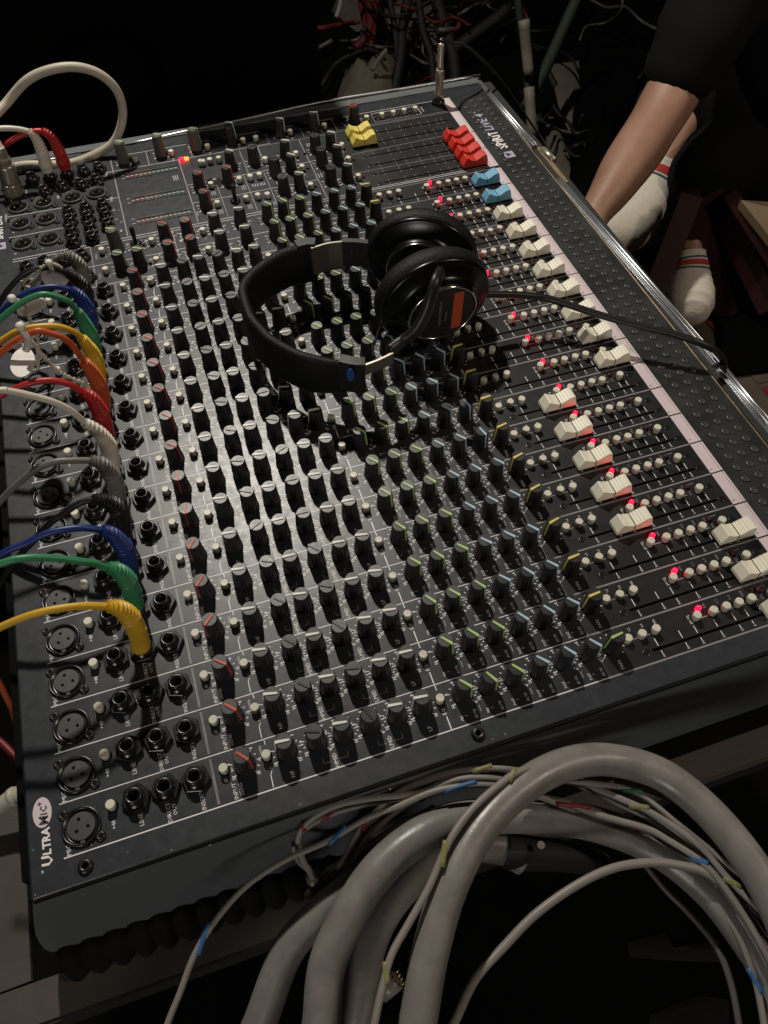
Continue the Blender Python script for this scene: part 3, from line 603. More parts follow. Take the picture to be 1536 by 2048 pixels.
# ================================================================ PATCH CABLES IN THE DIRECT OUTS
def ribbed(path_pts, m, r0, r1, ribs_n, mb):
    def rf(t): return (r0 + (r1 - r0) * t) * (1.0 + 0.13 * math.sin(t * ribs_n * 2 * math.pi))
    mb.tube(path_pts, r0, m, n=12, step=14, radf=rf)
PC = [
 (3, "yellow", [(285, 1300), (272, 1255), (255, 1228), (235, 1215), (213, 1213)], [(160, 1212), (80, 1225), (0, 1255), (-120, 1320)], "yellow patch cable nearest the camera, bowed above the others into a direct out jack"),
 (4, "green", [(274, 1217), (263, 1180), (250, 1154), (232, 1139), (213, 1136)], [(182, 1126), (143, 1120), (104, 1116), (52, 1116), (0, 1128), (-120, 1180)], "green patch cable between the lower yellow and lower blue cables"),
 (5, "blue", [(266, 1142), (256, 1110), (242, 1087), (224, 1068), (203, 1060)], [(169, 1056), (130, 1059), (91, 1068), (52, 1087), (0, 1110), (-120, 1190)], "dark blue patch cable just above the lower green one"),
 (6, "black", [(256, 1060), (244, 1030), (226, 1008), (206, 1000), (185, 998)], [(156, 1008), (125, 1029), (99, 1047), (65, 1084), (31, 1123), (-60, 1260)], "black patch cable between the dark blue and the smooth grey cables"),
 (7, "grey", [(245, 1003), (232, 969), (219, 943), (200, 925), (180, 921)], [(146, 921), (109, 924), (73, 938), (36, 967), (0, 1003), (-100, 1120)], "grey patch cable below the white one in the column of direct outs"),
 (8, "white", [(234, 940), (222, 907), (212, 883), (195, 862), (169, 845)], [(141, 821), (104, 803), (52, 789), (16, 782), (0, 781), (-100, 790)], "off white patch cable with a ribbed boot under the red one"),
 (9, "red", [(224, 878), (208, 843), (196, 816), (182, 794), (164, 783)], [(138, 768), (104, 761), (65, 765), (26, 779), (0, 792), (-100, 850)], "red patch cable in the direct outs between the orange and white cables"),
 (10, "orange", [(218, 821), (204, 787), (191, 756), (179, 736), (167, 722)], [(146, 693), (125, 675), (99, 666), (73, 662), (39, 678), (0, 706), (-100, 790)], "orange patch cable under the upper yellow one"),
 (11, "yellow", [(208, 769), (197, 738), (184, 706), (174, 690), (163, 675)], [(146, 663), (117, 653), (78, 653), (39, 661), (0, 683), (-100, 750)], "upper yellow patch cable carrying a white tag above the orange cable"),
 (12, "green", [(198, 719), (187, 688), (174, 657), (163, 637), (154, 621)], [(135, 602), (109, 592), (83, 589), (52, 600), (21, 621), (0, 639), (-100, 730)], "upper green patch cable lying against the upper blue cable"),
 (13, "blue", [(191, 667), (182, 636), (169, 608), (156, 589), (141, 579)], [(117, 574), (89, 575), (57, 584), (26, 602), (0, 626), (-100, 730)], "upper dark blue patch cable between the black and green cables"),
 (14, "black", [(185, 620), (174, 588), (158, 563), (145, 552), (132, 546)], [(117, 539), (89, 535), (52, 545), (21, 574), (0, 605), (-70, 720)], "black patch cable bowed over the topmost grey cable"),
 (15, "grey", [(180, 577), (168, 550), (155, 526), (137, 512), (116, 514)], [(96, 532), (78, 555), (57, 576), (16, 641), (0, 662), (-60, 740)], "topmost grey patch cable with a long ribbed boot and white tie"),
]
for ch, c, boot, cab, lab in PC:
    jv = 30 * ch + 18.9
    root = thing("patch_cable", lab, "audio cable", (76.9, jv, 9), "coloured patch cables in the direct out jacks")
    B = [Vector((76.9, jv, 8.6))] + [atv(x, y, jv) for x, y in boot[1:]]
    C_ = [B[-1]] + [atv(x, y, jv + min(i, 4) * .3) for i, (x, y) in enumerate(cab)]
    mm = "patch_" + c
    # housing: lower two sections of the plug
    P = spline(B, 8); L1 = P[:14]; L2 = P[13:]
    mb = MB()
    def rf(t): return 6.3 if t < .18 else (5.8 if t < .5 else 6.5 - .9 * t)
    mb.tube(L1, 6.2, mm, n=16, step=1, radf=rf)
    for s_ in (1, -1): mb.lathe([(1.1, 0), (1.0, .8)], mm, n=8, c=(L1[8].x + 5.2 * s_, L1[8].y - 2.5, L1[8].z))
    ob = place("plug_housing", mb, root, root.location / S); ob.location = -Vector((76.9, jv, 9)) * S
    mb = MB()
    Q = spline(L2, 9)
    def rf2(t): return (5.5 - 2.3 * t) * (1.0 + .17 * math.sin(t * 9 * 2 * math.pi))
    mb.tube(Q, 4, mm, n=16, step=1, radf=rf2, smooth=False)
    ob = place("strain_relief", mb, root); ob.location = -Vector((76.9, jv, 9)) * S
    mb = MB(); mb.tube(C_, 2.25, mm, n=10, step=6)
    ob = place("cable", mb, root); ob.location = -Vector((76.9, jv, 9)) * S
    mb = MB(); mb.lathe([(4.6, -.4), (4.6, 1.6), (3.4, 1.8)], "jack_black", n=14); sub("collar", mb, root)
def rel(name, mb, root):
    o = place(name, mb, root); o.location = -ROOT[root.name] * S; return o
# white and red plugs of the master section
for u, c, boot, cab, lab in [(61.5, "white", [(95, 341), (87.5, 316), (79, 291), (69, 272), (58, 263)], [(35, 258), (0, 257), (-60, 265)], "white ribbed jack plug at the far rear corner, left of the red plug"),
                             (78.7, "red", [(130, 335), (122, 312), (112, 290), (100, 271), (84, 262)], [(66, 263), (36, 274), (8, 291), (-50, 325)], "bright red ribbed jack plug at the far rear corner, right of the white plug")]:
    root = thing("patch_cable", lab, "audio cable", (u, 667, 9), "jack plugs in the master section")
    B = [Vector((u, 667, 8.6))] + [atv(x, y, 667) for x, y in boot[1:]]; P = spline(B, 8)
    mb = MB(); mb.tube(P[:13], 6, "patch_" + c, n=16, step=1, radf=lambda t: 5.7 if t < .25 else (6.6 + .45 * math.sin(t * 20) if t < .6 else 6.0)); rel("plug_housing", mb, root)
    mb = MB(); mb.tube(spline(P[12:], 5), 4, "patch_" + c, n=14, step=1, radf=lambda t: (5.7 - 2.2 * t) * (1 + .09 * math.sin(t * 60))); rel("strain_relief", mb, root)
    mb = MB(); mb.tube([B[-1]] + [atv(x, y, 667) for x, y in cab], 2.6, "patch_" + c, n=10, step=5); rel("cable", mb, root)
# metal microphone plug with its thick beige cable loop
root = thing("microphone_cable", "thick beige cable looping up behind the console from a silver connector at its rear corner", "audio cable", (25, 650, 2))
mb = MB(); ax = Vector((.10, 0, 1)).normalized(); q = Vector((0, 0, 1)).rotation_difference(ax).to_matrix().to_4x4(); q.translation = Vector((25, 650, 2))
mb.lathe([(9.3, 0), (9.6, 1.0), (9.5, 11), (9.1, 12)], "nickel", n=48, ribs=.35, smooth=False, mx=q); rel("coupling_ring", mb, root)
mb = MB(); mb.lathe([(8.6, 12), (8.7, 14), (8.2, 28), (7.6, 31)], "nickel", n=28, mx=q); rel("shell", mb, root)
mb = MB(); mb.lathe([(6.9, 31), (6.8, 36), (5.6, 38), (5.2, 44), (4.2, 47)], "nickel", n=24, ribs=.2, smooth=False, mx=q); rel("cable_clamp", mb, root)
mb = MB(); lp = [(25 + 4.4, 650, 44), (27, 668, 62)] + [tuple(atv(x, y, 690)) for x, y in [(14, 205), (54, 161), (99, 140), (150, 134), (195, 146), (228, 173), (244, 209), (243, 248), (225, 287), (186, 311), (144, 326), (99, 330), (45, 331), (-40, 350)]]
mb.tube(lp, 4.3, "cable_beige", n=14, step=7); rel("cable", mb, root)

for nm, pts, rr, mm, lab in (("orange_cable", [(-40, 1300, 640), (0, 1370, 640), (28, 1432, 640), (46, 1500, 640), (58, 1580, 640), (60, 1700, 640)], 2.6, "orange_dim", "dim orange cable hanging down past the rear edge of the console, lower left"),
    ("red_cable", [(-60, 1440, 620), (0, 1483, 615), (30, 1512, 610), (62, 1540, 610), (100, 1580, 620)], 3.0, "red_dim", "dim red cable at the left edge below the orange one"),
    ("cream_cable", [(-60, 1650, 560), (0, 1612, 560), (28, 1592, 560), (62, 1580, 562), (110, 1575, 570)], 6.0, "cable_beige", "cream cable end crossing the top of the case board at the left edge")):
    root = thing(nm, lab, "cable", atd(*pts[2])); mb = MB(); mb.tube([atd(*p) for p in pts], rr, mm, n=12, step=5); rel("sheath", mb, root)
    if nm == "cream_cable":
        mb = MB(); mb.tube([atd(22, 1596, 560), atd(32, 1590, 560)], 6.9, "tie_plastic", n=12, step=1); rel("collar", mb, root)
# ================================================================ NUMBER TAGS ON TIES
def tag_obj(c, rx, ry, ang, v, knot, necks, strands, lab, cm="tag_plastic", flat=False):
    sh = v; v = v - 14; cc = atv(c[0], c[1], v); root = thing("cable_tag", lab, "cable tag", cc, "white oval cable tags")
    at_ = (lambda x, y: atz(x, y, cc.z)) if flat else (lambda x, y: atv(x, y, v)); ux = at_(c[0] + 1, c[1]) - cc; uy = at_(c[0], c[1] + 1) - cc; a0 = math.radians(ang)
    nrm = ux.cross(uy).normalized()
    vs = []
    for off in (0, 1.1):
        for i in range(28):
            t = 2 * math.pi * i / 28; x, y = rx * math.cos(t), ry * math.sin(t)
            vs.append(cc + ux * (x * math.cos(a0) - y * math.sin(a0)) + uy * (x * math.sin(a0) + y * math.cos(a0)) + nrm * off)
    mb = MB(); mb.add(vs, [tuple(range(28)), tuple(reversed(range(28, 56)))] + [(i, (i + 1) % 28, 28 + (i + 1) % 28, 28 + i) for i in range(28)], cm)
    rel("disc", mb, root)
    mb = MB(); mb.tube([atv(x, y, v) for x, y in necks], 1.6, cm, n=8, step=4, radf=lambda t: 2.6 - 1.2 * t); rel("neck", mb, root)
    mb = MB(); kx = atv(knot[0], knot[1], v); mb.lathe([(.5, -3.2), (2.6, -2), (3.3, 0), (2.7, 2), (.6, 3)], cm, n=10, c=tuple(kx)); rel("knot", mb, root)
    for s_ in strands:
        mb = MB(); ln = len(s_); mb.tube([atv(x, y, v) for x, y in s_], 1.2, "tie_plastic", n=7, step=14, radf=lambda t, q=ln: 1.3 * (1 + .45 * math.sin(t * q * 4.5 * 2 * math.pi))); rel("tie_strand", mb, root)
tag_obj((45, 724), 24, 30, 22, 326, (41, 653), [(52, 700), (56, 678), (46, 664), (41, 653)], [[(58, 680), (73, 694), (95, 722), (126, 748), (174, 769)], [(41, 653), (47, 668), (58, 680)]], "clean white oval tag hanging in front below the orange cable", flat=True)
tag_obj((63, 615), 31, 15, -22, 402, (24, 597), [(48, 616), (36, 606), (24, 597)], [[(24, 597), (44, 606), (56, 632), (73, 666), (76, 700), (76, 734), (71, 781), (66, 806)]], "oval tag half hidden behind the upper green cable, its beaded tie hanging down")
tag_obj((110, 556), 28, 19, 10, 452, (98, 526), [(104, 540), (98, 526)], [[(98, 526), (70, 545), (50, 562), (48, 572), (60, 575)], [(98, 526), (112, 530), (124, 537)]], "large oval tag behind the topmost black cable, below the grey boot")

# ================================================================ HEADPHONES
hp = thing("headphones", "black closed studio headphones with orange striped ear cups lying across the knobs", "headphones", (300, 330, 20))
TOPZ = 58.0
band = [(625, 484), (601, 489), (570, 497), (545, 510), (515, 530), (492, 553), (484, 572), (487, 592), (499, 626), (520, 652), (545, 675), (600, 704), (650, 714), (690, 717)]
bp_ = [atz(x, y, TOPZ) for x, y in band]
BP = spline(bp_, 6); mb = MB(); vs = []; fs = []; nb = len(BP)
for i, p in enumerate(BP):
    t = (BP[min(i + 1, nb - 1)] - BP[max(i - 1, 0)]).normalized(); n_ = Vector((t.y, -t.x, 0)).normalized(); f = i / (nb - 1)
    e = min(1.0, 8 * f, 8 * (1 - f)); h = 37 * (.82 + .18 * e); th = 3.0 + 1.2 * e; zc = TOPZ - 19
    for a_ in range(12):
        a = 2 * math.pi * a_ / 12; cx, cz = math.cos(a), math.sin(a)
        vs.append(p + n_ * (th * (abs(cx) ** .6) * (1 if cx > 0 else -1)) + Vector((0, 0, zc - p.z + h / 2 * (abs(cz) ** .35) * (1 if cz > 0 else -1))))
for i in range(nb - 1):
    for k in range(12): fs.append((12 * i + k, 12 * i + 12 + k, 12 * i + 12 + (k + 1) % 12, 12 * i + (k + 1) % 12))
fs.append(tuple(range(12))); fs.append(tuple(reversed(range(12 * (nb - 1), 12 * nb)))); mb.add(vs, fs, "hp_leather", True); rel("headband", mb, hp)
def strap(pts, z0, z1, th, m, name, par=hp):
    """flat plate following points (given at its top edge), from z1 down to z0"""
    mb = MB(); P = spline(pts, 3); vs = []; fs = []; n_ = len(P)
    for i, p in enumerate(P):
        t = (P[min(i + 1, n_ - 1)] - P[max(i - 1, 0)]).normalized(); nn = Vector((t.y, -t.x, 0)).normalized() * th / 2
        f = i / (n_ - 1); a = z0[0] + (z0[1] - z0[0]) * f; b = z1[0] + (z1[1] - z1[0]) * f
        for q, z in ((nn, a), (-nn, a), (-nn, b), (nn, b)): vs.append(Vector((p.x, p.y, z)) + q)
    for i in range(n_ - 1):
        for k in range(4): fs.append((4 * i + k, 4 * i + 4 + k, 4 * i + 4 + (k + 1) % 4, 4 * i + (k + 1) % 4))
    fs.append((0, 1, 2, 3)); fs.append(tuple(reversed(range(4 * n_ - 4, 4 * n_)))); mb.add(vs, fs, m); o = rel(name, mb, par); return o
A = lambda x, y, z=TOPZ: atz(x, y, z)
e1 = strap([A(680, 717), A(706, 722), A(730, 722)], (29, 30), (59, 58), 8, "hp_satin", "end_piece")
mb = MB(); pc = atv(701, 750, 251.0); mb.lathe([(3.2, -.5), (3.2, .5)], "hp_blue", n=14, mx=Matrix.Translation(pc) @ Matrix.Rotation(math.radians(90), 4, 'X') @ Matrix.Diagonal((.85, 1.9, 1, 1))); rel("side_marker", mb, hp)
strap([A(592, 489), A(612, 484), A(630, 484)], (20, 22), (59, 59), 9, "hp_satin", "end_piece")
strap([A(727, 726), A(755, 716), A(786, 701)], (46, 46), (56, 56), 1.6, "hp_steel", "slider")
strap([A(622, 494), A(655, 484), A(688, 480)], (30, 30), (57, 57), 1.6, "hp_steel", "slider")
strap([A(684, 480), A(718, 481), A(755, 486)], (34, 34), (58, 58), 5, "hp_satin", "arm")
for x in (702, 736):
    mb = MB(); c0 = atz(x, 500, 48); mb.lathe([(1.6, -.4), (1.6, .4)], "hp_steel", n=10, mx=Matrix.Translation(c0 + Vector((0, -2.9, 0))) @ Matrix.Rotation(math.radians(90), 4, 'X')); rel("rivet", mb, hp)
mb = MB(); mb.tube([A(778, 703, 54), A(805, 682, 56), atv(833, 660, 268), atv(853, 625, 270), atv(864, 590, 274), atv(873, 560, 280), atv(882, 543, 292)], 5.2, "hp_satin", n=12, step=5, flat=.72, radf=lambda t: 5.8 - 1.5 * t); rel("yoke", mb, hp)
mb = MB(); mb.tube([A(826, 664, 52), A(808, 645, 48), A(780, 640, 44), A(760, 655, 38), A(748, 690, 30)], 1.1, "hp_satin", n=8, step=6); rel("link_wire", mb, hp)
def ear_cup(center, axis, k=.84, sq=.86):
    ax = Vector(axis).normalized(); xx = Vector((0, 0, 1)).cross(ax).normalized(); yy = ax.cross(xx)
    M = Matrix((xx, yy, ax)).transposed().to_4x4(); M = M @ Matrix.Diagonal((k, k * sq / .9, k, 1)); M.translation = Vector(center)
    mb = MB()
    def ring(prof, m, n=44, smooth=True, sx=1.0, sy=.90): mb.lathe(prof, m, n=n, mx=M, smooth=smooth, sx=sx, sy=sy)
    # cushion at the back, dome in front
    ring([(20, -22), (40, -26), (50, -24), (56, -17), (57.5, -9), (55, -2), (50, 0)], "hp_leather"); c1 = rel("ear_cushion", mb, hp)
    mb = MB(); mb.lathe([(53, -5), (55, -1), (54.6, 1.2), (53, 2.6), (51.5, 3.0), (40, 6.0), (37, 9), (35.5, 13), (34.5, 17)], "hp_gloss", n=48, mx=M, sy=.92); shell = rel("cup_shell", mb, hp)
    mb = MB(); mb.lathe([(34.2, 15.5), (34.6, 17.3), (33.8, 18.4), (32.6, 18.4), (32.2, 17.2), (32.2, 16)], "hp_chrome", n=48, mx=M, sy=.95); rel("chrome_ring", mb, hp)
    mb = MB(); mb.lathe([(32.2, 15), (32.1, 17.2), (31.5, 17.4)], "hp_satin", n=40, mx=M, sy=.95)
    def stripe(x0, x1, y0, y1, m, z=17.6):
        vs = [M @ Vector(p) for p in ((x0, y0, z), (x1, y0, z), (x1, y1, z), (x0, y1, z))]; mb.add(vs, [(0, 1, 2, 3)], m)
    stripe(10, 20, -22.5, 22.5, "hp_orange")
    T = MB(); T.text("STUDIO MONITOR", 0, 0, 2.6, "print_white"); base = len(mb.v)
    k = mb.mi("print_grey"); mb.v += [tuple(M @ Vector((x - 2.5, y, 17.7))) for x, y, z in T.v]
    for f_ in T.f: mb.f.append([base + i for i in f_]); mb.m.append(k); mb.s.append(False)
    base = len(mb.v); T2 = MB(); T2.text("DIGITAL", 0, 0, 2.2, "print_white"); mb.v += [tuple(M @ Vector((x + 3.5, y - 4, 17.7))) for x, y, z in T2.v]
    for f_ in T2.f: mb.f.append([base + i for i in f_]); mb.m.append(k); mb.s.append(False)
    rel("badge_plate", mb, hp)
ear_cup(atz(871, 603, 48), (.03, -1, -.04))
ear_cup(atz(842, 520, 52), (-.45, -1, .02), .80)
hpc = thing("headphone_cable", "black headphone cable crossing the faders and the pad to the right edge", "audio cable", (400, 320, 40))
mb = MB(); mb.tube([atz(930, 586, 42), atz(975, 588, 38), atz(1040, 590, 34), atz(1100, 598, 30), atz(1200, 630, 27), atz(1280, 652, 25), atz(1340, 666, 24), atz(1400, 686, 20), atz(1436, 706, 8), atz(1449, 732, -20), atz(1448, 770, -80), atz(1440, 820, -200)], 2.9, "hp_satin", n=10, step=7); rel("cable", mb, hpc)
# quarter-inch plug and thin lead standing in the phones socket
ph = thing("headphone_plug", "slim nickel jack plug standing upright in the far front corner, trailing a thin lead", "jack plug", (491.5, 680, 0))
jk3 = place("jack_socket", jm2, con, (491.5, 680, 0))
mb = MB(); mb.lathe([(5.2, 8), (5.2, 12), (4.7, 13), (4.6, 26), (5.0, 30), (5.0, 36), (4.2, 38)], "nickel", n=20, c=(491.5, 680, 0)); rel("adapter", mb, ph)
mb = MB(); mb.tube([(491.5, 680, 38), (492.5, 683, 48), (494.5, 688, 60)], 3.6, "nickel", n=14, step=4); rel("plug_barrel", mb, ph)
pq = Vector((494.5, 688, 60)); mb = MB(); mb.tube([pq, pq + Vector((.6, 1.6, 4))], 3.2, "jack_black", n=12, step=1); rel("strain_relief", mb, ph)
mb = MB(); mb.tube([pq + Vector((.6, 1.6, 4)), atv(905, 86, 700), atv(930, 91, 705), atv(965, 120, 710), atv(1000, 158, 715), atv(1040, 215, 712), atv(1075, 265, 700), atv(1098, 300, 680), atv(1110, 335, 640), atv(1118, 372, 600)], 1.5, "bundle_black", n=8, step=6); rel("cable", mb, ph)

# ================================================================ THE LOOM OF CABLES IN FRONT
def thick(pts, r, lab, name="multicore_cable", dm="cable_grey", ext=True):
    P = [atd(x, y, d) for x, y, d in pts]; root = thing(name, lab, "cable", P[len(P) // 2], "thick grey multicore cables")
    mb = MB(); mb.tube(P, r, dm, n=24, step=9); rel("sheath", mb, root); return root
thick([(815, 2150, 372), (835, 2048, 378), (862, 1900, 390), (905, 1760, 404), (970, 1645, 420), (1058, 1565, 436), (1145, 1525, 450), (1230, 1521, 458), (1325, 1550, 456), (1412, 1618, 446), (1492, 1712, 430), (1550, 1810, 415), (1600, 1930, 400)], 9.6, "thickest grey multicore cable arching highest over all the others")
thick([(470, 2150, 440), (519, 2048, 442), (573, 1906, 448), (640, 1828, 452), (700, 1780, 455), (790, 1715, 462), (880, 1670, 470)], 10.0, "grey multicore cable lowest and furthest left, running under the second one")
thick([(628, 2150, 404), (642, 2048, 410), (655, 1928, 417), (701, 1824, 425), (756, 1742, 433), (824, 1682, 441), (892, 1648, 449), (960, 1633, 455), (1066, 1632, 460), (1190, 1648, 462), (1314, 1698, 458), (1418, 1780, 448), (1500, 1885, 436), (1545, 1960, 428), (1580, 2060, 420)], 10.4, "second grey multicore cable from the left, passing behind the highest arch and reappearing below it")
thick([(690, 2150, 428), (712, 2030, 430), (737, 1893, 436), (778, 1808, 444), (847, 1735, 452), (915, 1690, 458), (1000, 1694, 462), (1048, 1716, 462)], 10.2, "third grey multicore cable whose cut end shows under the arch")
mbt = thing("taped_cable_end", "black taped cable end below the arch with a pale dot", "cable", atd(1100, 1712, 466))
mb = MB(); mb.tube([atd(1008, 1698, 461), atd(1050, 1706, 462), atd(1110, 1710, 467), atd(1160, 1718, 474), atd(1205, 1732, 486)], 10.8, "bundle_black", n=18, step=5, radf=lambda t: 11.0 - 3 * t); rel("sleeve", mb, mbt)
mb = MB(); mb.lathe([(2.4, 0), (2.2, .5)], "tie_plastic", n=12, c=tuple(atd(1082, 1690, 450) + Vector((0, 0, 0)))); rel("dot", mb, mbt)
TH = [
 ([(322, 2100, 418), (335, 2048, 420), (359, 1988, 424), (391, 1906, 430), (437, 1833, 436), (496, 1769, 440), (573, 1719, 443), (655, 1682, 445), (733, 1637, 446), (801, 1610, 446), (870, 1582, 446), (938, 1571, 447), (1000, 1573, 449), (1070, 1590, 452), (1150, 1620, 455)], 1.85, [("blue", .0, .07), ("blue", .22, .30), ("blue", .50, .56), ("blue", .74, .86)], "longest thin grey wire with blue bands, curving furthest to the left"),
 ([(628, 1760, 462), (619, 1742, 458), (605, 1719, 452), (596, 1678, 448), (614, 1646, 446), (665, 1614, 445), (733, 1598, 446), (801, 1591, 448), (847, 1584, 450), (915, 1559, 452), (984, 1557, 453), (1080, 1575, 456)], 1.9, [("red", .33, .36)], "thin grey wire hooking down to a small metal plug"),
 ([(628, 1824, 470), (646, 1783, 466), (687, 1719, 460), (710, 1673, 457), (742, 1632, 455), (792, 1587, 454), (847, 1564, 454), (915, 1543, 454), (993, 1537, 455), (1060, 1545, 457)], 1.9, [("red", .38, .50), ("yellow", .82, .93)], "thin grey wire with a dark red band, topmost of the bundle"),
 ([(640, 1790, 466), (650, 1760, 464), (687, 1723, 462), (756, 1678, 458), (815, 1641, 457), (870, 1619, 458), (938, 1605, 460), (1020, 1600, 463)], 1.9, [("green", .06, .22), ("green", .62, .78)], "thin grey wire with green bands just above the second thick cable"),
 ([(735, 2120, 362), (749, 2048, 366), (765, 1974, 372), (783, 1910, 379), (815, 1851, 386), (856, 1778, 394), (888, 1705, 402), (915, 1655, 408), (952, 1610, 415), (1000, 1568, 424), (1040, 1542, 431), (1100, 1530, 442)], 2.0, [("yellow", .20, .30), ("yellow", .52, .62), ("yellow", .86, .93)], "thin grey wire with yellow bands lying in front across the highest thick cable"),
 ([(640, 1830, 468), (672, 1770, 462), (712, 1712, 458), (760, 1650, 457), (830, 1600, 457), (905, 1575, 457), (1000, 1552, 458), (1090, 1560, 460)], 1.7, [("blue", .12, .26), ("red", .60, .66)], "thin grey wire with a wide blue band inside the left bundle"),
 ([(1060, 1595, 466), (1124, 1603, 452), (1198, 1630, 450), (1293, 1657, 447), (1339, 1682, 444), (1397, 1719, 438), (1438, 1760, 432), (1500, 1850, 420), (1560, 1960, 408)], 1.9, [("red", .12, .30), ("blue", .60, .72)], "thin wire with a bright red band under the arch"),
 ([(1024, 1545, 458), (1110, 1558, 460), (1190, 1568, 458), (1273, 1586, 455), (1355, 1648, 448), (1438, 1715, 438), (1536, 1797, 424), (1600, 1850, 414)], 1.9, [("green", .38, .50)], "thin wire with a dark green band under the crest of the arch"),
 ([(1150, 1560, 464), (1240, 1597, 452), (1314, 1632, 448), (1397, 1690, 441), (1459, 1760, 431), (1536, 1835, 420), (1600, 1890, 412)], 1.9, [("yellow", .22, .34), ("yellow", .66, .76)], "thin wire with two yellow bands in the right bundle"),
 ([(860, 2140, 392), (908, 2046, 398), (950, 1959, 406), (1008, 1893, 414), (1074, 1826, 421), (1157, 1768, 428), (1231, 1735, 433), (1306, 1725, 436), (1360, 1731, 437), (1413, 1746, 436), (1470, 1790, 432)], 2.5, [], "single pale wire bowing alone across the dark space at the lower right"),
 ([(1230, 1560, 468), (1314, 1586, 466), (1397, 1632, 458), (1480, 1715, 444), (1521, 1773, 435), (1560, 1860, 426)], 2.0, [], "thin grey wire close under the right flank of the arch"),
 ([(1285, 1722, 470), (1330, 1778, 464), (1376, 1824, 458), (1430, 1889, 448), (1460, 1960, 440), (1478, 2048, 432), (1485, 2120, 428)], 2.0, [], "dim thin wire dropping down at the lower right corner"),
 ([(1300, 1690, 466), (1400, 1770, 446), (1470, 1860, 432), (1510, 1960, 422), (1530, 2060, 414)], 1.9, [("blue", .70, .92)], "thin wire ending in a long blue band at the bottom right corner"),
]
def slant(q, r):
    """shift a short tracer mark sideways along its length so that its ends cross the wire diagonally"""
    n_ = len(q); t = (q[-1] - q[0]).normalized(); vw = ((q[0] + q[-1]) / 2 - CW).normalized(); sd = t.cross(vw).normalized()
    return [p + sd * r * (.85 * (2 * i / (n_ - 1) - 1)) - vw * r * .22 for i, p in enumerate(q)]
for pts, r, bands, lab in TH:
    P = [atd(*p) for p in pts]; root = thing("thin_wire", lab, "cable", P[len(P) // 2], "thin grey wires of the loom")
    Q = spline(P, 8); mb = MB(); mb.tube(Q, r, "wire_grey" if "dim" not in lab else "wire_dark", n=10, step=1); rel("sheath", mb, root)
    for c, a, b in bands:
        i0 = int(a * (len(Q) - 1)); i1 = max(i0 + 2, int((a + (b - a) * .6) * (len(Q) - 1))); mb = MB(); mb.tube(slant(Q[i0:i1 + 1], r), r * .93, "tracer_" + c, n=10, step=1); rel("colour_band", mb, root)
random.seed(11)
for src, cnt, lab in ((1, 1, "fine grey wire looping beside the wire with the small metal plug"), (2, 2, "fine grey wires twisted under the topmost wire of the loom"), (3, 2, "fine grey wires twisted with the green banded wire"), (6, 2, "fine wires running beside the red banded wire under the arch"), (7, 2, "fine wires running beside the dark green banded wire"), (8, 3, "fine wires packed in the right bundle beside the two yellow bands")):
    for q in range(cnt):
        labq = (("upper of the " if q == 0 else ("lower of the " if q == cnt - 1 else "middle one of the ")) + lab) if cnt > 1 else lab
        pts = TH[src][0]; ph0 = random.uniform(0, 6); amp = random.uniform(7, 13)
        P = [atd(x + amp * math.sin(ph0 + i * .9), y + amp * math.cos(ph0 + i * .7) * .7 + 4 * (q + 1), d + 5 + 3 * math.sin(i + ph0)) for i, (x, y, d) in enumerate(pts)]
        root = thing("thin_wire", labq, "cable", P[len(P) // 2], "thin grey wires of the loom"); Q = spline(P, 8)
        mb = MB(); mb.tube(Q, 1.45, "wire_grey", n=9, step=1); rel("sheath", mb, root)
        for c, a in ((random.choice(("blue", "green", "yellow", "red")), random.uniform(.1, .8)),):
            i0 = int(a * (len(Q) - 1)); mb = MB(); mb.tube(slant(Q[i0:i0 + 5], 1.45), 1.36, "tracer_" + c, n=9, step=1); rel("colour_band", mb, root)
pg = thing("small_plug", "small nickel plug at the end of a thin wire, left of the thick cables", "jack plug", atd(630, 1768, 466))
mb = MB(); mb.tube([atd(625, 1752, 462), atd(636, 1790, 470)], 4.2, "nickel", n=12, step=1); rel("barrel", mb, pg)
mb = MB(); mb.tube([atd(618, 1785, 470), atd(634, 1806, 474)], 3.4, "tie_plastic", n=10, step=1); rel("insulator", mb, pg)
pg = thing("loose_connector", "small connector with yellow pins in the dark between the thick cables", "connector", atd(790, 1965, 480))
mb = MB(); mb.tube([atd(765, 1985, 484), atd(792, 1962, 480)], 6, "cable_grey", n=10, step=1); rel("shell", mb, pg)
for i in range(4):
    mb = MB(); mb.tube([atd(790 + i * 4, 1945 + i * 8, 478), atd(798 + i * 4, 1941 + i * 8, 477)], .8, "gold_pin", n=6, step=1); rel("pin", mb, pg)

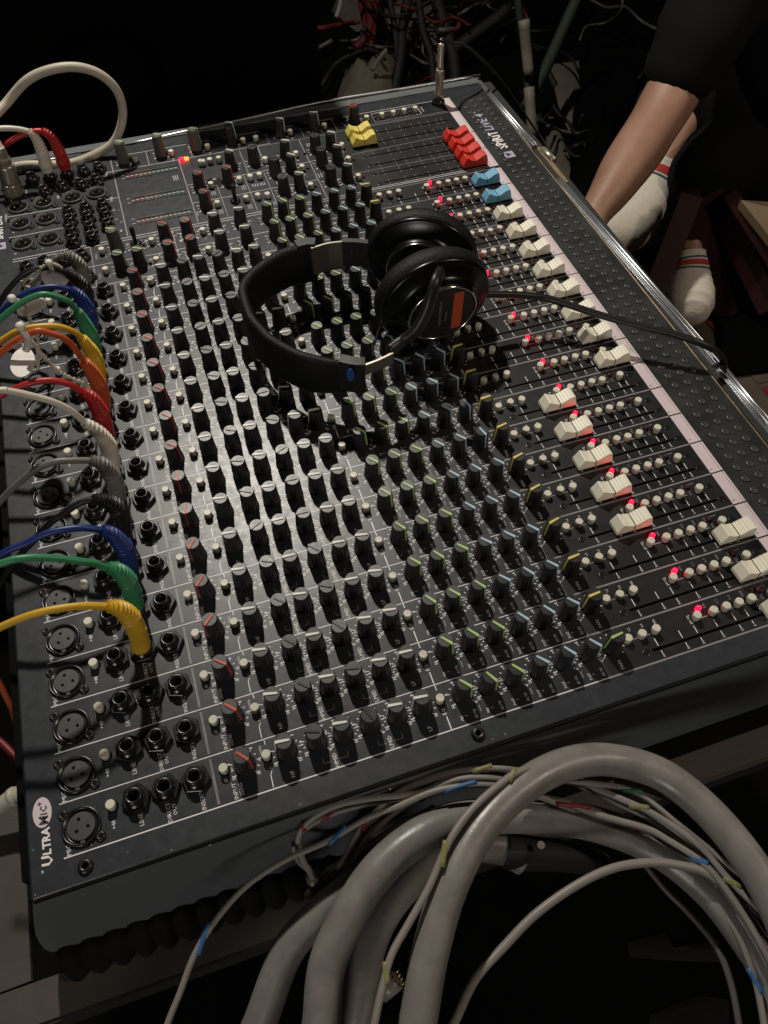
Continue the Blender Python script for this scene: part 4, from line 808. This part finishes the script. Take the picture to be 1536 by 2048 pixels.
# ================================================================ ROOM: floor, things beyond the console
ZF = -640.0
m = MB(); m.rect(-6000, 8000, -5000, 9000, ZF, "floor_dark"); struct(place("floor", m))
m = MB(); m.box((-3000, 5200, ZF), (6000, 5300, 2500), "black_cloth"); struct(place("back_wall", m))
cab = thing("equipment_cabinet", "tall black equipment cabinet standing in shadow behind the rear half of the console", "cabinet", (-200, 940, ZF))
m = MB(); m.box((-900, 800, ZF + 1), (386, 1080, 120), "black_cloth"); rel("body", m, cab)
m = MB(); m.box((215, 800, 120.5), (350, 1000, 312), "black_cloth"); rel("shadow_blocker", m, cab)  # unseen box added only to throw a shadow on the panel's far edge
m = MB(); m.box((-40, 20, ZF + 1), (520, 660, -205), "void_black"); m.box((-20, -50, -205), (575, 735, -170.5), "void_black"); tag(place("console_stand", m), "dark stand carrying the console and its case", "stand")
def blob(name, pts, m_, h, lab, cat, z=ZF, group=None):
    mb = MB(); P = [atz(x, y, z + h) for x, y in pts]; c = sum(P, Vector()) / len(P); n_ = len(P); vs = []; fs = []
    R_ = 5
    for r in range(R_ + 1):
        f = 1 - r / R_ * .9
        for i in range(n_):
            p = c + (P[i] - c) * f; zz = z + 2 + h * (math.sin(min(1, r / R_ * 1.3) * math.pi / 2)) * (.75 + .25 * math.sin(i * 2.3 + r)); vs.append((p.x, p.y, zz))
    for r in range(R_):
        for i in range(n_): fs.append((r * n_ + i, r * n_ + (i + 1) % n_, (r + 1) * n_ + (i + 1) % n_, (r + 1) * n_ + i))
    fs.append(tuple(range(R_ * n_, (R_ + 1) * n_))); mb.add(vs, fs, m_, True); return tag(place(name, mb), lab, cat, group)
blob("crumpled_sheet", [(660, 205), (672, 150), (690, 95), (730, 90), (760, 60), (790, 70), (792, 120), (780, 180), (765, 225)], "sheet_beige", 60, "crumpled beige sheet on the floor behind the far edge, left of the black cables", "cloth")
blob("crumpled_sheet", [(770, 0), (800, -40), (860, -60), (890, 0), (892, 60), (870, 110), (840, 60), (800, 90)], "sheet_beige", 50, "beige sheet hanging at the top centre above the headphone plug", "cloth")
blob("paper_sheet", [(1100, 120), (1160, 112), (1165, 200), (1140, 255), (1118, 200)], "sheet_beige", 15, "beige paper on the floor between the taped pole and the black bag", "paper")
blob("paper_sheet", [(1062, 215), (1110, 225), (1140, 300), (1150, 350), (1090, 330)], "sheet_beige", 15, "dim beige paper just beyond the front rail latch", "paper")
blob("paper_sheet", [(660, -20), (690, -40), (735, -30), (728, 18), (712, 22)], "sheet_beige", 60, "small pale scrap at the top edge right of the cabinet", "paper")
blob("black_bag", [(1170, 95), (1230, 30), (1330, 60), (1310, 200), (1240, 320), (1165, 420), (1130, 330), (1165, 230)], "black_cloth", 160, "black bag slumped on the floor in front of the seated person", "bag")
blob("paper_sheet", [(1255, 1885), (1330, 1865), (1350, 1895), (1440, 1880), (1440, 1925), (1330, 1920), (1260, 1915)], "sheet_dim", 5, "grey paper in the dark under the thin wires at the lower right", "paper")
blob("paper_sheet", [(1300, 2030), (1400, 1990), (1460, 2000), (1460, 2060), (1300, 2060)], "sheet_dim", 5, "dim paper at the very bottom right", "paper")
def pipe(name, pts, r, m_, lab, cat, dep, par=None, grp=None):
    mb = MB(); mb.tube([atd(x, y, d) for (x, y), d in zip(pts, dep)], r, m_, n=10, step=5); o = place(name, mb); return tag(o, lab, cat, grp)
st_ = thing("green_pole", "thin green pole wrapped with beige tape standing on the floor beyond the console", "pole", atd(1066, 330, 1900))
mb = MB(); mb.tube([atd(1030, -60, 1700), atd(1040, 40, 1760), atd(1052, 130, 1820), atd(1066, 330, 1900)], 9, "pipe_green", n=10, step=5); rel("shaft", mb, st_)
mb = MB(); mb.tube([atd(1048, 40, 1750), atd(1053, 100, 1790), atd(1058, 150, 1815)], 13, "pipe_tape", n=10, step=3); rel("tape_wrap", mb, st_)
mb = MB(); mb.tube([atd(1058, 175, 1830), atd(1064, 255, 1860), atd(1067, 262, 1865)], 13, "pipe_tape", n=10, step=3); rel("tape_wrap", mb, st_)
pipe("green_pipe", [(1170, -40), (1130, 50), (1085, 150), (1050, 215)], 14, "pipe_green", "dark green pipe slanting down from the top edge to the taped pole", "pipe", (1900, 1900, 1880, 1860))
BR = [([(735, -30), (742, 30), (735, 70), (705, 105), (672, 150), (655, 185)], 16, "bundle_red"), ([(755, -30), (750, 40), (742, 90), (720, 130), (690, 160), (665, 200)], 9, "bundle_red"), ([(715, -30), (728, 40), (738, 75)], 8, "bundle_red")]
for i, (p, r, mm) in enumerate(BR): pipe("red_cable", p, r, mm, ["thick dark red cable bundle curving down beside the cabinet", "thinner dark red cable right of the thick red bundle", "short dark red cable at the top left of the bundle"][i], "cable", [2300] * len(p), grp="dark red cables on the floor")
BK = [([(775, -20), (790, 60), (795, 130), (790, 200)], 9, "black cable falling beside the red bundle"), ([(820, -20), (805, 60), (800, 120), (785, 200)], 15, "thick black cable in the middle of the floor tangle"), ([(835, -20), (845, 60), (862, 110), (868, 180)], 11, "black cable right of the beige sheet, left of the headphone plug"),
      ([(700, 95), (730, 125), (770, 155), (800, 165)], 4, "thin black wire crossing the beige sheet"), ([(870, -10), (885, 40), (905, 110), (912, 170)], 18, "black cable behind the headphone plug"), ([(905, 100), (960, 60), (1010, 20), (1020, -30)], 16, "dark cable slanting to the top right behind the plug"),
      ([(1095, 145), (1120, 190), (1145, 240)], 10, "black strap lying on the beige paper"), ([(1060, 175), (1095, 200), (1140, 225)], 14, "black cable crossing behind the taped pole")]
for p, r, lab in BK: pipe("black_cable", p, r, "bundle_black", lab, "cable", [2150] * len(p), grp="black cables in the floor tangle")
pipe("pale_wire", [(683, -20), (680, 10), (672, 35)], 6, "wire_grey", "pale wire end hanging near the top edge right of the cabinet", "wire", [2000] * 3)
pipe("pale_wire", [(745, 140), (758, 118), (773, 100)], 6, "sheet_beige", "short pale stick across the beige sheet", "wire", [2050] * 3)
tg_ = MB(); random.seed(5)
for q in range(34):
    x = random.uniform(655, 1180); y = random.uniform(-60, 200); a = random.uniform(0, 6.3); P = []
    for i in range(6):
        P.append(atd(x, y, 2150 + random.uniform(-60, 160))); a += random.uniform(-.9, .9); x += 38 * math.cos(a); y += 38 * math.sin(a) + 8
    tg_.tube(P, random.uniform(3, 7), random.choice(("bundle_black", "bundle_black", "bundle_black", "wire_dark", "bundle_red", "sheet_beige")), n=7, step=4)
for q in range(14):
    x = random.uniform(1060, 1250); y = random.uniform(180, 330); a = random.uniform(0, 6.3); P = []
    for i in range(5):
        P.append(atd(x, y, 1900 + random.uniform(-60, 60))); a += random.uniform(-.9, .9); x += 24 * math.cos(a); y += 24 * math.sin(a)
    tg_.tube(P, random.uniform(2.5, 5), random.choice(("bundle_black", "bundle_black", "wire_dark")), n=7, step=4)
tgo = place("cable_tangle", tg_); tag(tgo, "dim tangle of thin cables covering the floor behind the console", "cables"); tgo["kind"] = "stuff"
# carpet: red squares with pale lines
rug = thing("checked_rug", "red and cream checked rug on the floor beyond the front rail", "rug", (1300, 700, ZF))
for i in range(0, 9):
    for j in range(-6, 6):
        if (i + j) % 2 == 0 or True:
            mb = MB(); x0 = 1180 + i * 130; y0 = 640 + j * 130
            mb.box((x0, y0, ZF + 1), (x0 + 118, y0 + 118, ZF + 5 + (i + j) % 2), "rug_red" if (i + 2 * j) % 5 else "rug_cream"); rel("rug_square", mb, rug)
mb = MB(); mb.rect(1150, 2350, -140, 1420, ZF + 2.5, "rug_cream"); rel("rug_ground", mb, rug)
m = MB(); P = [atz(x, y, ZF + 12) for x, y in [(1230, 380), (1700, 180), (1900, 700), (1380, 760), (1440, 700), (1430, 640), (1300, 600)]]
n = len(P); m.add([tuple(p) for p in P] + [(p.x, p.y, ZF + 7) for p in P], [tuple(range(n))] + [(i, (i + 1) % n, n + (i + 1) % n, n + i) for i in range(n)], "black_cloth"); tag(place("black_mat", m), "black mat covering the rug under the chair", "mat")

# ================================================================ CHAIR
ch = thing("red_chair", "dark red wooden chair with a pale seat on which the person sits", "chair", atd(1420, 560, 1650))
def plank(name, pts, wpx, depth_t, m_):
    (x0, y0, d0), (x1, y1, d1) = pts; p0 = atd(x0, y0, d0); p1 = atd(x1, y1, d1); t = (p1 - p0).normalized(); vw = ((p0 + p1) / 2 - CW).normalized()
    sd = t.cross(vw).normalized(); bk = sd.cross(t).normalized(); wd = wpx * (d0 + d1) / 2 / CF / 2; vs = []
    for p in (p0, p1):
        for a, b in ((1, 0), (-1, 0), (-1, 1), (1, 1)): vs.append(p + sd * wd * a + bk * depth_t * b)
    mb = MB(); mb.add(vs, [(0, 1, 2, 3), (7, 6, 5, 4), (0, 4, 5, 1), (1, 5, 6, 2), (2, 6, 7, 3), (3, 7, 4, 0)], m_); return rel(name, mb, ch)
plank("leg", [(1385, 390, 1400), (1288, 636, 1440)], 42, 22, "chair_red")
plank("leg", [(1376, 390, 1430), (1456, 634, 1595)], 42, 22, "chair_red")
plank("leg", [(1425, 385, 1440), (1540, 620, 1540)], 44, 22, "chair_red")
plank("side_rail", [(1460, 385, 1400), (1560, 545, 1440)], 26, 20, "chair_red")
mb = MB(); Q = [atd(1481, 400, 1395), atd(1560, 405, 1380), atd(1640, 440, 1380), atd(1600, 550, 1400)]
mb.add([tuple(p) for p in Q] + [(p.x, p.y, p.z - 16) for p in Q], [(0, 1, 2, 3), (7, 6, 5, 4), (0, 4, 5, 1), (1, 5, 6, 2), (2, 6, 7, 3), (3, 7, 4, 0)], "chair_seat"); rel("seat", mb, ch)

# ================================================================ PERSON
per = thing("person", "seated person in black clothes and white striped socks, one bare forearm reaching down", "person", atd(1400, 560, 1600))
def skinned(name, chains, m_, parent):
    """one continuous surface grown on connected edges; chains share their first vertex by name"""
    verts = []; rad = []; edges = []; key = {}
    for chn in chains:
        prev = None
        for nm, p, r in chn:
            if nm in key: i = key[nm]
            else: i = len(verts); verts.append(Vector(p) * S); rad.append(r * S); key[nm] = i
            if prev is not None: edges.append((prev, i))
            prev = i
    me = bpy.data.meshes.new(name); me.from_pydata([tuple(v) for v in verts], edges, []); o = bpy.data.objects.new(name, me); col.objects.link(o)
    md = o.modifiers.new("s", 'SKIN'); md.use_smooth_shade = True; sm = o.modifiers.new("d", 'SUBSURF'); sm.levels = 2; sm.render_levels = 2
    for i, v in enumerate(me.skin_vertices[0].data): v.radius = (rad[i], rad[i]); v.use_root = (i == 0)
    dg = bpy.context.evaluated_depsgraph_get(); dg.update(); nm_ = bpy.data.meshes.new_from_object(o.evaluated_get(dg)); bpy.data.objects.remove(o)
    nm_.materials.clear(); nm_.materials.append(MATS[m_]); nm_.polygons.foreach_set("use_smooth", [True] * len(nm_.polygons))
    ob = bpy.data.objects.new(name, nm_); col.objects.link(ob); ob.parent = parent; ob.location = -ROOT[parent.name] * S; return ob
pelvis = atd(1600, 250, 1560); chest = atd(1640, -60, 1420); neck = atd(1650, -260, 1330); head = atd(1640, -420, 1260)
sh = atd(1478, -80, 1240); el = atd(1283, 292, 1290); wr = atd(1186, 430, 1262); pm = atd(1160, 500, 1256)
sh2 = atd(1760, -60, 1450); el2 = atd(1760, 260, 1450); wr2 = atd(1680, 330, 1400)
hipL = atd(1560, 300, 1530); kneeL = atd(1440, 110, 1520); ankL = atd(1322, 345, 1560); heelL = atd(1250, 452, 1570); toeL = atd(1130, 460, 1500)
hipR = atd(1640, 320, 1560); kneeR = atd(1440, 325, 1530); ankR = atd(1384, 490, 1508); heelR = atd(1381, 580, 1508); toeR = atd(1350, 615, 1560)
hand = [[("pm", pm, 30), ("f%da" % i, pm + Vector((-18 - 4 * i, -22 + 14 * i, -26)), 9.5), ("f%db" % i, pm + Vector((-26 - 5 * i, -24 + 15 * i, -58 + 5 * i)), 8.5), ("f%dc" % i, pm + Vector((-20 - 4 * i, -24 + 15 * i, -80 + 7 * i)), 7.5)] for i in range(4)]
hand.append([("pm", pm, 30), ("t1", pm + Vector((22, -26, -8)), 10), ("t2", pm + Vector((26, -40, -34)), 8.5)])
skinned("body", [[("pel", pelvis, 80), ("chest", chest, 90), ("neck", neck, 60), ("hd", head, 88)],
    [("chest", chest, 150), ("sh", sh, 66), ("ua", atd(1395, 95, 1275), 50), ("ub", atd(1335, 205, 1295), 50), ("uc", atd(1306, 252, 1292), 45), ("el", el, 48), ("fa", atd(1240, 350, 1280), 43), ("fb", atd(1212, 398, 1270), 34), ("wr", wr, 27), ("pm", pm, 30)],
    [("chest", chest, 150), ("sh2", sh2, 66), ("el2", el2, 44), ("wr2", wr2, 30)],
    [("pel", pelvis, 140), ("kl", kneeL, 38), ("sl", atd(1393, 205, 1535), 36), ("sl2", atd(1346, 290, 1550), 27), ("al", ankL, 24), ("hl", heelL, 30), ("tl", toeL, 24)],
    [("pel", pelvis, 140), ("kr", kneeR, 36), ("sr", atd(1392, 400, 1512), 34), ("ar", ankR, 21), ("hr", heelR, 24), ("tr", atd(1379, 606, 1500), 20)]] + hand, "skin", per)
mb = MB(); mb.tube([atd(1560, -230, 1230), atd(1478, -80, 1225), atd(1400, 70, 1250), atd(1345, 174, 1296)], 80, "shirt_black", n=24, step=6, radf=lambda t: 108 - 54 * t + 2 * math.sin(t * 30), cap=False); sl = rel("sleeve", mb, per)
mb = MB(); mb.tube([atd(1640, 330, 1560), atd(1620, 130, 1480), atd(1630, -100, 1400), atd(1640, -260, 1350)], 190, "shirt_black", n=28, step=5, radf=lambda t: 165 + 20 * math.sin(t * 3.1) - 80 * max(0, t - .8) * 5, flat=.9); rel("shirt", mb, per)
mb = MB(); mb.tube([atd(1660, 320, 1600), atd(1560, 270, 1560), atd(1470, 210, 1535), atd(1425, 150, 1520)], 100, "shirt_black", n=24, step=6, radf=lambda t: 135 - 55 * t + 5 * math.sin(t * 14)); rel("trouser_leg", mb, per)
mb = MB(); mb.tube([atd(1760, 300, 1640), atd(1570, 315, 1570), atd(1460, 325, 1535), atd(1420, 348, 1500), atd(1397, 384, 1478)], 100, "shirt_black", n=26, step=7, radf=lambda t: 125 - 66 * t + 4 * math.sin(t * 17)); rel("trouser_leg", mb, per)
def sock(pts, rads, st, nm):
    P = [atd(*p) for p in pts]; Q = spline(P, 8); nr = len(rads)
    def rf(t): x = t * (nr - 1); i = min(int(x), nr - 2); f = x - i; return rads[i] * (1 - f) + rads[i + 1] * f + .8 * math.sin(t * 70) * (1 if t < .5 else 0)
    mb = MB(); mb.tube(Q, 30, "sock_white", n=24, step=1, radf=rf); so = rel("sock", mb, per)
    for c, a, b in st:
        i0 = int(a * (len(Q) - 1)); i1 = max(i0 + 1, int(round(b * (len(Q) - 1)))); mb = MB()
        q = Q[i0:i1 + 1]; t0 = i0 / (len(Q) - 1); t1 = i1 / (len(Q) - 1)
        mb.tube(q, 30, "sock_" + c, n=24, step=1, radf=lambda t: rf(t0 + (t1 - t0) * t) + 1.0, cap=False); s_ = bpy.data.objects.new("stripe", mb.mesh("stripe")); col.objects.link(s_); s_.parent = so
sock([(1330, 326, 1554), (1313, 362, 1560), (1290, 400, 1564), (1262, 436, 1568), (1238, 458, 1560), (1190, 470, 1530), (1140, 470, 1500)], (34, 38, 48, 58, 56, 44, 34), [("red", .10, .145), ("blue", .17, .19)], "sock")
sock([(1384, 503, 1508), (1384, 528, 1510), (1382, 556, 1512), (1380, 586, 1506), (1379, 612, 1496), (1380, 628, 1486), (1380, 636, 1480)], (24, 30, 38, 46, 46, 36, 14), [("red", .16, .21), ("blue", .11, .13), ("blue", .24, .26)], "sock")
